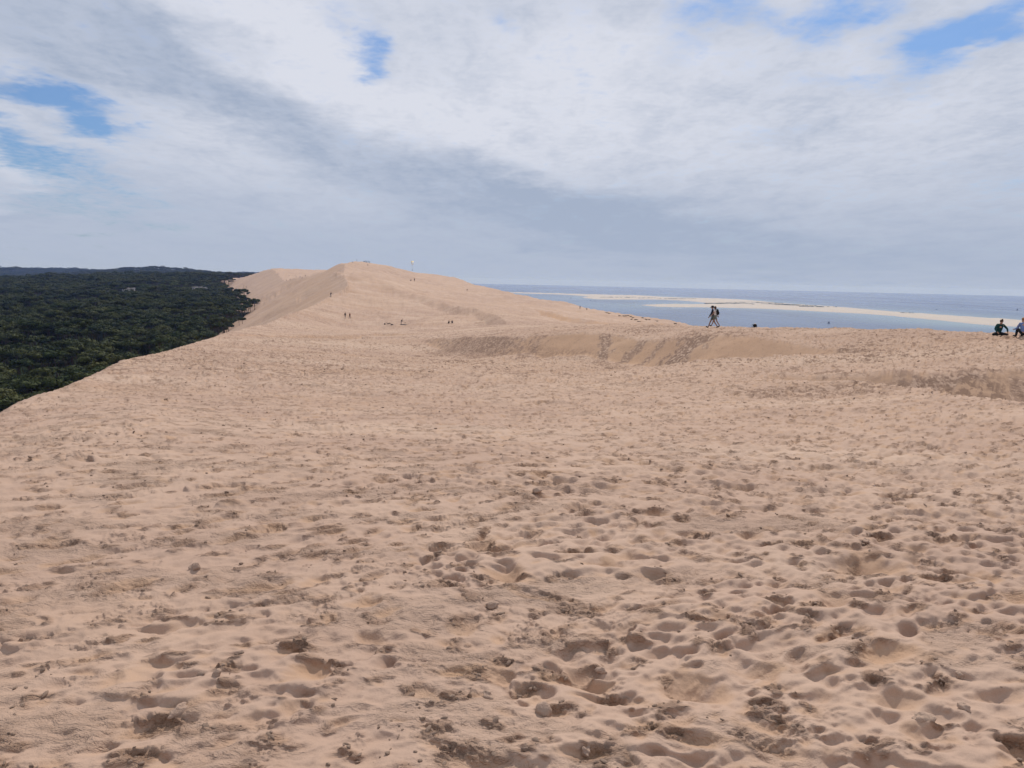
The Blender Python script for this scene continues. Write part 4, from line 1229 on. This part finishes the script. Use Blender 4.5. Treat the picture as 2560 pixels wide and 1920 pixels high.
# --- the couple walking on the right
p, r = foot(1787, 818, 76, 0.8, 1.2)
parts, J = make_person(WALK2, WHITET, 'short', OLIVE, True, 'brown', 'long', skin=SKIN_D, H=1.66, hands=True, sub=2)
wom = put_person(p, -68, 'woman in a white tee shirt and olive shorts walking left with a black backpack', parts, 'couple walking along the sand crest')
q = p + np.array([-0.06, 0.55, 0]); q[2] = 0
parts, J2 = make_person(dict(WALK, arm_l=(18, 8, 14), arm_r=(-42, 14, 6)), NAVY, 'long', cloth('grey_green_shorts', (0.10, 0.12, 0.115)), True, 'dark', 'cap', hood=cloth('navy_cap', (0.015, 0.016, 0.035)), skin=SKIN_D, H=1.82, hands=True, sub=2)
put_person(q, -75, 'man in a navy top, cap and grey shorts walking beyond the woman with the backpack', parts, 'couple walking along the sand crest')
def backpack(name, s=1.0):
    bag = [ell((0, 0, 0.24 * s), (0.155 * s, 0.10 * s, 0.25 * s), 3), ell((0, -0.085 * s, 0.15 * s), (0.115 * s, 0.05 * s, 0.125 * s), 2)]
    return bag
bp = empty('backpack', (0, 0, 0))
link('bag', mesh_of('bag', [(c, f) for c, f in backpack('b')], BLACK), bp)
for sx in (-1, 1):
    link('strap', mesh_of('strap', [tube([(sx * .07, .04, .44), (sx * .12, .14, .50), (sx * .13, .22, .40), (sx * .12, .19, .2), (sx * .09, .06, .08)], .016, 6)], BLACK), bp)
link('patch', mesh_of('patch', [box((.06, -.098, .30), (.05, .02, .05))], WHITET, False), bp)
M = wom.matrix_basis if False else Matrix.Translation(wom.location) @ Matrix.Rotation(wom.rotation_euler.z, 4, 'Z')
ch = M @ Vector(J['waist'] + np.array([0, -0.20, -0.06]))
bp.location = ch; bp.rotation_euler = (R(-6), 0, wom.rotation_euler.z)
tag(bp, 'black backpack with a small pale patch worn by the walking woman in white', 'backpack')
# --- seated on the crest at the right
p, r = foot(2495, 839, 51, 0.8, 1.2)
parts, J = make_person(CROSS, GREENT, 'long', BLACK, False, 'brown', 'bun', H=1.66, hands=True, sub=2)
put_person(p, 186, 'woman in a dark green sweater with a hair bun sitting cross legged on the crest', parts)
p, r = foot(2559, 842, 50, 0.8, 1.2)
parts, J = make_person(dict(HUDDLE, lean=6, bend=8, shw=0.19, arm_l=(30, 6, 50, 10), arm_r=(30, 6, 50, 10)), BLUET, 'long', BLACK, False, 'ginger', 'short', H=1.74, hands=True, sub=2)
put_person(p, 2, 'person with ginger hair and blue sweatshirt seen from behind, seated at the right edge', parts)
# --- couple on the mound, the group on the crest below it
def simple(px, py, r0, pose, heading, label, top, bottom, H=1.72, hair='dark', sleeves='long', group=None, hood=None, dz=0.0, style='short'):
    p, r = foot(px, py, r0, 0.75, 1.35)
    if PROTO.get((id(pose), id(top), id(bottom), H)) is None:
        parts, _ = make_person(pose, top, sleeves, bottom, False, hair, style, hood, H=H, sub=1)
        PROTO[(id(pose), id(top), id(bottom), H)] = parts
    return put_person(p, heading, label, PROTO[(id(pose), id(top), id(bottom), H)], group, dz)
PROTO = {}
simple(863, 797.5, 228, WALK, 8, 'person in a black jacket and grey trousers walking left of the one in red', BLACK, GREYT, 1.80)
simple(874.5, 797.5, 228, WALK2, 4, 'person in a dark red jacket walking up towards the mound beside the one in black', REDT, cloth('dark_trousers', (0.03, 0.03, 0.035)), 1.66)
simple(1003, 812.5, 204, BEND, 70, 'standing person in dark clothes looking down at things lying on the sand crest', CHAR, cloth('mid_grey_trousers', (0.13, 0.125, 0.135)), 1.80)
simple(972, 812.5, 205, SUPINE, 82, 'person in dark clothes lying on their back with raised knees beside the standing one', BLACK, BLACK, 1.7)
simple(1121, 812.5, 183, HUDDLE, 20, 'left one of the two dark figures sitting close together below the mound', BLACK, cloth('dark_trousers', (0.03, 0.03, 0.035)), 1.72)
simple(1131.5, 812.5, 183, HUDDLE, -35, 'right one of the two dark figures sitting close together below the mound', NAVY, BLACK, 1.74)
simple(827, 744.5, 275, CLIMB, 25, 'lone hiker in dark clothes climbing the brown edge of the first mound', CHAR, GREYT, 1.76)
for (px, lab, s, mat, cat, sq) in ((962, 'round black bag lying left of the person on their back', 0.24, BLACK, 'bag', (1, .9, .85)), (980, 'flat dark bag on the sand between the lying and the standing person', 0.36, cloth('dark_bag', (0.02, 0.02, 0.022)), 'bag', (1, .6, .38)),
                                    (1013, 'small brown bag lying right of the dark heap by the standing person', 0.16, cloth('brown_bag', (0.2, 0.12, 0.08)), 'bag', (1, .8, .7))):
    p, r = foot(px, 812.8, 203, 0.8, 1.25)
    co, fa = lumpy(3, int(px), 0.10)
    o = empty('bag', (p[0], p[1], ground_at(p[0], p[1])))
    link('body', mesh_of('body', [(co * np.array(sq) * s + np.array([0, 0, s * sq[2] * .8]), fa)], mat), o)
    link('handle', mesh_of('handle', [tube([(-s * .35, 0, s * sq[2] * 1.5), (-s * .2, 0, s * sq[2] * 1.95), (s * .2, 0, s * sq[2] * 1.95), (s * .35, 0, s * sq[2] * 1.5)], 0.02, 6)], mat), o)
    tag(o, lab, cat)
p, r = foot(1008, 813, 203, 0.8, 1.25)
co, fa = lumpy(4, 17, 0.22)
o = link('blanket', mesh_of('blanket', [(co * np.array([0.85, 0.6, 0.14]) + np.array([0, 0, .07]), fa)], cloth('grey_blanket', (0.035, 0.035, 0.04))))
o.location = (p[0], p[1], ground_at(p[0], p[1])); tag(o, 'rumpled dark blanket spread at the feet of the standing person', 'blanket')
# backpack and a head just beyond the crest, right of the couple
p, r = foot(1887, 818, 68, 0.8, 1.2)
b2 = empty('backpack', (p[0], p[1], ground_at(p[0], p[1])), 0.4)
link('bag', mesh_of('bag', [(c * np.array([1.25, 1.4, .62]), f) for c, f in backpack('b')], BLACK), b2)
link('strap', mesh_of('strap', [tube([(-.14, 0, .24), (-.28, 0, .22), (-.34, 0, .12), (-.28, 0, .02), (-.15, 0, .02)], .018, 6)], BLACK), b2)
link('towel', mesh_of('towel', [ell((-.02, -.03, .30), (.10, .09, .05), 2)], WHITET), b2)
tag(b2, 'black backpack with a looped strap lying on the crest right of the walking couple', 'backpack')
d = ray(2013, 819.5); best = None
for rr_ in np.arange(64, 110, 0.5):
    x, y = at(2013, 822, rr_)[:2]
    if project((x, y, ground_at(x, y) + 0.86))[1] > 819.5: best = (x, y); break
best = best if best is not None else at(2013, 822, 80)[:2]
parts, _ = make_person(HUDDLE, NAVY, 'long', BLACK, False, 'dark', 'short', sub=1)
put_person(np.array([best[0], best[1], 0]), 10, 'person sitting below the crest so that only the dark head shows above the sand', parts)
# --- tiny figures far off
tiny = [
 (881,658,650,HUDDLE,'dark figure crouching alone on the left shoulder of the summit','summit'),
 (892,655,655,STAND,'person standing alone left of the crowd on the summit','summit'),
 (909,655,655,HUDDLE,'leftmost of the people crowded at the top of the high dune','summit'),
 (911.5,655,652,SITBACK,'second from the left in the crowd at the top of the high dune','summit'),
 (914,655,655,STAND,'third from the left in the crowd at the top of the high dune','summit'),
 (916.5,656,650,HUDDLE,'fourth from the left in the crowd at the top of the high dune','summit'),
 (917.5,659,640,STAND,'darkest figure at the right end of the crowd at the top of the high dune','summit'),
 (921,658,645,STAND,'left one of the two walkers just right of the summit crowd','summit'),
 (924,660,645,WALK,'right one of the two walkers just right of the summit crowd','summit'),
 (919.5,666.5,630,WALK2,'walker on the slope directly below the summit crowd','summit'),
 (740.5,694,900,WALK,'lone walker on the pale saddle left of the high dune','saddle'),
 (750,696.5,880,WALK2,'left one of the three close walkers on the saddle','saddle'),
 (755.5,696,880,WALK,'middle one of the three close walkers on the saddle','saddle'),
 (763.5,695,880,STAND,'right one of the three close walkers on the saddle','saddle'),
 (716,702.5,860,STAND,'left one of the pair standing on the edge of the far slip face','edge'),
 (725.5,702.5,860,STAND,'right one of the pair standing on the edge of the far slip face','edge'),
 (1036,709.5,560,WALK,'walker on the light crest line right of the summit','crest'),
 (1026,710,560,HUDDLE,'small crouching figure left of the walker on the light crest line','crest'),
 (1167,730.5,470,HUDDLE,'small dark figure sitting alone on the long right flank','flank'),
 (1450,772.5,390,WALK,'left one of the two figures on the skyline above the lagoon','flank'),
 (1468,776,385,HUDDLE,'right one of the two figures on the skyline above the lagoon, sitting','flank'),
]
DT = cloth('dark_trousers', (0.03, 0.03, 0.035)); BL = cloth('blue_jacket', (0.05, 0.07, 0.14))
for i, (px, py, r0, pose, lab, gr) in enumerate(tiny):
    simple(px, py, r0, pose, (i * 67) % 360, lab, (BLACK, NAVY, CHAR, BL)[i % 4], (DT, GREYT)[i % 2], 1.74)

# ------------------------------------------------------------------ paraglider
def paraglider():
    c = at(1030, 657, 800); pl = at(1031, 675, 800)
    o = empty('paraglider', pl)
    h = c[2] - pl[2]
    nsp, nch = 36, 14
    span, chord, arc = 10.5, 2.6, 3.4
    ts = np.linspace(-1, 1, nsp)
    co = []
    for t in ts:
        a = t * 1.15
        cy = math.sin(a) * span / 2; cz = h + 1.4 - arc * (1 - math.cos(a)) / (1 - math.cos(1.15))
        ch_ = chord * (1 - 0.55 * t * t); th = 0.16 * ch_ * (1 - 0.5 * t * t)
        puff = 1 + 0.12 * abs(math.sin(t * math.pi * 10))
        ring = []
        for k in range(nch):
            q = 2 * math.pi * k / nch
            ring.append((math.cos(q) * ch_ / 2, cy + math.sin(q) * th * math.sin(a) * puff * .8, cz + math.sin(q) * th * puff * math.cos(a)))
        co += ring
    fs = []
    for i in range(nsp - 1):
        for k in range(nch):
            a_, b_, c_, d_ = i * nch + k, i * nch + (k + 1) % nch, (i + 1) * nch + (k + 1) % nch, (i + 1) * nch + k
            fs += [(a_, b_, c_), (a_, c_, d_)]
    for base_ in (0, (nsp - 1) * nch):
        for k in range(1, nch - 1): fs.append((base_, base_ + k, base_ + k + 1))
    m, t, b = mat_new('wing_cloth')
    gx, gy, gz = t.sep(t.new('ShaderNodeTexCoord').outputs['Object'])[:]
    col = t.mix(t.ramp(t.math('ABSOLUTE', gy), 2.6, 3.6), (0.66, 0.50, 0.20), (0.80, 0.79, 0.74))
    t.link(col, b.inputs['Base Color']); b.inputs['Roughness'].default_value = 0.6
    b.inputs['Transmission Weight'].default_value = 0.0
    link('canopy', mesh_of('canopy', [(np.array(co), np.array(fs))], m), o)
    ln = []
    for t in np.linspace(-0.9, 0.9, 9):
        a = t * 1.15; z_ = h + 1.35 - arc * (1 - math.cos(a)) / (1 - math.cos(1.15))
        for xx in (-0.7, 0.7):
            ln.append(tube([(xx * 0.2, math.copysign(0.22, t or 1), 0.35), (xx * (1 - .5 * t * t), math.sin(a) * span / 2, z_)], 0.006, 3))
    link('suspension_line', mesh_of('suspension_line', ln, flat('line_cord', (0.5, 0.5, 0.5))), o)
    link('harness', mesh_of('harness', [ell((-0.1, 0, -0.12), (0.5, 0.27, 0.32), 2)], BLACK), o)
    o.rotation_euler = (0, 0, R(10))
    tag(o, 'pale yellow and white paraglider wing flying above the right shoulder of the high dune', 'paraglider')
    parts, _ = make_person(SITBACK, NAVY, 'long', BLACK, False, 'dark', 'cap', hood=cloth('white_helmet', (0.6, 0.6, 0.6)))
    pr = empty('person', pl + np.array([0, 0, -0.18]), R(-80))
    for n, me, mat in parts:
        me.materials.append(mat); link(n, me, pr)
    tag(pr, 'pilot in dark clothes sitting in the harness under the paraglider', 'person')
paraglider()

# ------------------------------------------------------------------ boats on the lagoon and the sea
HULL = [flat('white_hull', (0.45, 0.46, 0.48), 0.4), flat('dark_hull', (0.03, 0.035, 0.05), 0.4)]
SAIL = flat('dark_sail', (0.05, 0.06, 0.09), 0.8)
def boat(px, py, L, label, hull, sail=False, rz=0.3):
    q = on_level(px, py, SEA)
    o = empty('sailing_boat' if sail else 'motor_boat', (q[0], q[1], SEA - 0.15), rz)
    n = 9; cs = []
    for i in range(n):
        t = i / (n - 1); wd = (0.17 * L) * (1 - t ** 3) ** 0.6 + 0.005; y = (t - 0.45) * L; sh = 0.11 * L + 0.06 * L * t * t
        cs += [(-wd, y, sh), (-wd * .75, y, 0.0), (0, y, -0.05 * L), (wd * .75, y, 0.0), (wd, y, sh), (0, y, sh * .93)]
    fs = []
    for i in range(n - 1):
        for k in range(6):
            a, b = i * 6 + k, i * 6 + (k + 1) % 6; fs += [(a, b, b + 6), (a, b + 6, a + 6)]
    fs += [(0, 2, 1), (0, 4, 2), (2, 4, 3), (0, 5, 4)]
    link('hull', mesh_of('hull', [(np.array(cs), np.array(fs))], HULL[hull]), o)
    link('cabin', mesh_of('cabin', [box((0, -0.05 * L, 0.20 * L), (0.2 * L, 0.3 * L, 0.14 * L))], HULL[1 - hull] if sail else HULL[hull], False), o)
    if sail:
        link('mast', mesh_of('mast', [tube([(0, 0, 0), (0, 0, 1.25 * L)], 0.07, 6)], HULL[0]), o)
        c = np.array([(0.03, -.03 * L, .2 * L), (0.03, -.42 * L, .2 * L), (0.03, -.02 * L, 1.2 * L), (-.03, -.03 * L, .2 * L), (-.03, -.42 * L, .2 * L), (-.03, -.02 * L, 1.2 * L),
                      (0.03, .04 * L, .2 * L), (0.03, .5 * L, .17 * L), (0.03, .02 * L, 1.1 * L), (-.03, .04 * L, .2 * L), (-.03, .5 * L, .17 * L), (-.03, .02 * L, 1.1 * L)])
        f = []
        for b_ in (0, 6): f += [(b_, b_ + 1, b_ + 2), (b_ + 3, b_ + 5, b_ + 4), (b_, b_ + 3, b_ + 4), (b_, b_ + 4, b_ + 1), (b_ + 1, b_ + 4, b_ + 5), (b_ + 1, b_ + 5, b_ + 2), (b_ + 2, b_ + 5, b_ + 3), (b_ + 2, b_ + 3, b_)]
        link('sail', mesh_of('sail', [(c, np.array(f))], SAIL, False), o)
    tag(o, label, 'boat')
boat(2072, 809, 6.5, 'dark sailing boat on the lagoon right of the walking couple', 1, True, 1.0)
boat(1674, 770, 7, 'motor boat with a short white wake on the lagoon left of the walking couple', 0, False, 1.35)
boat(1427, 746, 8, 'boat moored alone in front of the left end of the sandbank', 1, True, 0.4)
boat(1476, 751, 8, 'dark boat just below the left tip of the sandbank, left of two', 1, False, 0.9)
boat(1487, 753, 8, 'dark boat just below the left tip of the sandbank, right of two', 1, False, 0.5)
boat(1560, 750, 10, 'boat lying close to the shore of the upper sandbank lobe', 1, False, 0.2)
boat(1697, 752, 9, 'boat in the mouth of the inlet between the sandbank lobes, left of two', 1, False, 0.2)
boat(1722, 753, 8, 'boat in the mouth of the inlet between the sandbank lobes, right of two', 1, False, 1.2)
boat(2341, 774, 10, 'small dark boat out at sea beyond the sandbank, left of two', 1, False, 0.2)
boat(2543, 776, 10, 'dark boat out at sea beyond the sandbank near the right edge', 1, True, 0.2)
boat(2406, 767, 12, 'white boat out at sea beyond the sandbank', 0, False, 1.4)
FOAM = flat('foam', (0.75, 0.78, 0.80), 0.9, 0.05, .5)
def wake(px0, px1, py, wdt, label):
    a, b = on_level(px0, py, SEA), on_level(px1, py + 0.7, SEA)
    g = np.random.default_rng(int(px0)); n = 26; co = []
    dirv = (b - a); L = np.linalg.norm(dirv); dirv /= L; nv = np.array([-dirv[1], dirv[0], 0])
    for i in range(n):
        t = i / (n - 1); c = a + dirv * L * t; w_ = wdt * (0.15 + 0.85 * math.sin(math.pi * min(t * 1.2, 1) * .8)) * g.uniform(.6, 1.2)
        co += [c - nv * w_ + np.array([0, 0, .02]), c + np.array([0, 0, .22]), c + nv * w_ + np.array([0, 0, .02])]
    o = link('wake', mesh_of('wake', [(np.array(co), np.array([t for i in range(n - 1) for t in ((i*3, i*3+1, i*3+4), (i*3, i*3+4, i*3+3), (i*3+1, i*3+2, i*3+5), (i*3+1, i*3+5, i*3+4))]))], FOAM))
    tag(o, label, 'wake', kind='stuff')
wake(1679, 1706, 770.5, 2.5, 'thin white wake trailing right of the motor boat on the lagoon')
wake(2290, 2324, 822, 1.8, 'white streak of foam on the lagoon near the right')

# ------------------------------------------------------------------ scrub on the sandbank, grass on the dune shoulder
def scrub():
    g = np.random.default_rng(5); pts = []
    for x0, x1, y0, th, n in ((1764, 1868, 758.3, 1.1, 520), (1868, 1885, 759.5, 1.0, 50), (1822, 1900, 755.6, .6, 90), (1890, 1955, 757.3, .8, 130), (1905, 1975, 760.2, .8, 90), (1940, 2040, 763.0, .7, 100), (1960, 2000, 761.6, .5, 60),
                              (1500, 1590, 743.0, .5, 60), (1640, 1740, 746.6, .5, 70), (1560, 1640, 744.8, .4, 40), (2000, 2090, 766.5, .6, 50), (2250, 2290, 782.5, .4, 20)):
        for _ in range(n):
            px = g.uniform(x0, x1); f = (px - x0) / (x1 - x0); yy = y0 + g.normal(0, th * 0.5 * math.sin(math.pi * min(max(f, .1), .9)))
            if x0 >= 1868 and x0 != 1764: yy += (f - .5) * 1.6
            q = on_level(px, yy, SEA + 3); pts.append(q)
    pts = np.array(pts); n = len(pts)
    src = [mesh_of('shrub', [lumpy(2, 700 + i, 0.4)], flat('scrub_leaves_%d' % i, (0.045 + .01 * i, 0.055 + .01 * i, 0.035), 0.95)) for i in range(3)]
    s = g.uniform(3.5, 8, n)
    instancer('bank_scrub', pts - np.array([0, 0, .8]), np.stack([s, s, g.uniform(1.2, 2.6, n)], -1), np.stack([s * 0, s * 0, g.uniform(0, 6, n)], -1), g.integers(0, 3, n), src, 'dark low scrub growing in streaks on the sandbank', None)
scrub()
GRASS = flat('marram_grass', (0.085, 0.080, 0.048), 0.9, 0.35, 3)
def tuft(seed, w_, h_):
    g = np.random.default_rng(seed); n = 260; cs = []
    for _ in range(n):
        a, q = g.uniform(0, 6.28), w_ * math.sqrt(g.random()); b = np.array([q * math.cos(a), q * .6 * math.sin(a), -.1])
        L = h_ * g.uniform(.5, 1.1); lean = np.array([g.normal(0, .35), g.normal(0, .35), 1]); lean /= np.linalg.norm(lean)
        sd = np.array([math.cos(a + 1), math.sin(a + 1), 0]) * .035; md = b + lean * L * .6; tp = b + lean * L + np.array([g.normal(0, .1), g.normal(0, .1), -.08 * L])
        cs += [b - sd, b + sd, md, md - sd * .6, md + sd * .6, tp]
    co = np.array(cs); k = np.arange(n)[:, None] * 6
    return co, np.vstack([k + np.array([[0, 1, 2]]), k + np.array([[3, 4, 5]]), k + np.array([[0, 1, 4]]), k + np.array([[0, 4, 3]])])
tz_ = [(1516,783,370,1.7,'left half of the topmost'),(1523,784.5,368,1.6,'right half of the topmost'),(1549,790,345,1.3,'lone round'),(1559,790.5,335,1.0,'leftmost low'),(1564,792,335,.9,'second low'),(1570,791,335,1.3,'tallest'),
       (1577,793.5,330,1.0,'small middle'),(1583,796,325,1.4,'broad middle'),(1579,799,318,.9,'low front'),(1590,801,312,1.4,'long front'),(1597,804.5,306,1.5,'lowest front'),(1606,797,322,.9,'small skyline'),
       (1614,799,318,1.3,'long skyline'),(1622,801.5,312,1.1,'right skyline'),(1642,804.5,300,1.3,'isolated'),(1688,812,280,1.1,'left of the two farthest right'),(1697,814,270,1.4,'farthest right')]
for i, (px, py, r0, w_, nm) in enumerate(tz_):
    p, r = foot(px, py, r0, 0.8, 1.25)
    o = link('grass_clump', mesh_of('grass_clump', [tuft(800 + i, w_ * .5, .45)], GRASS, False)); o.location = (p[0], p[1], ground_at(p[0], p[1]))
    tag(o, nm + ' dark marram clump on the seaward dune shoulder', 'grass clump', 'marram grass clumps on the shoulder above the lagoon')
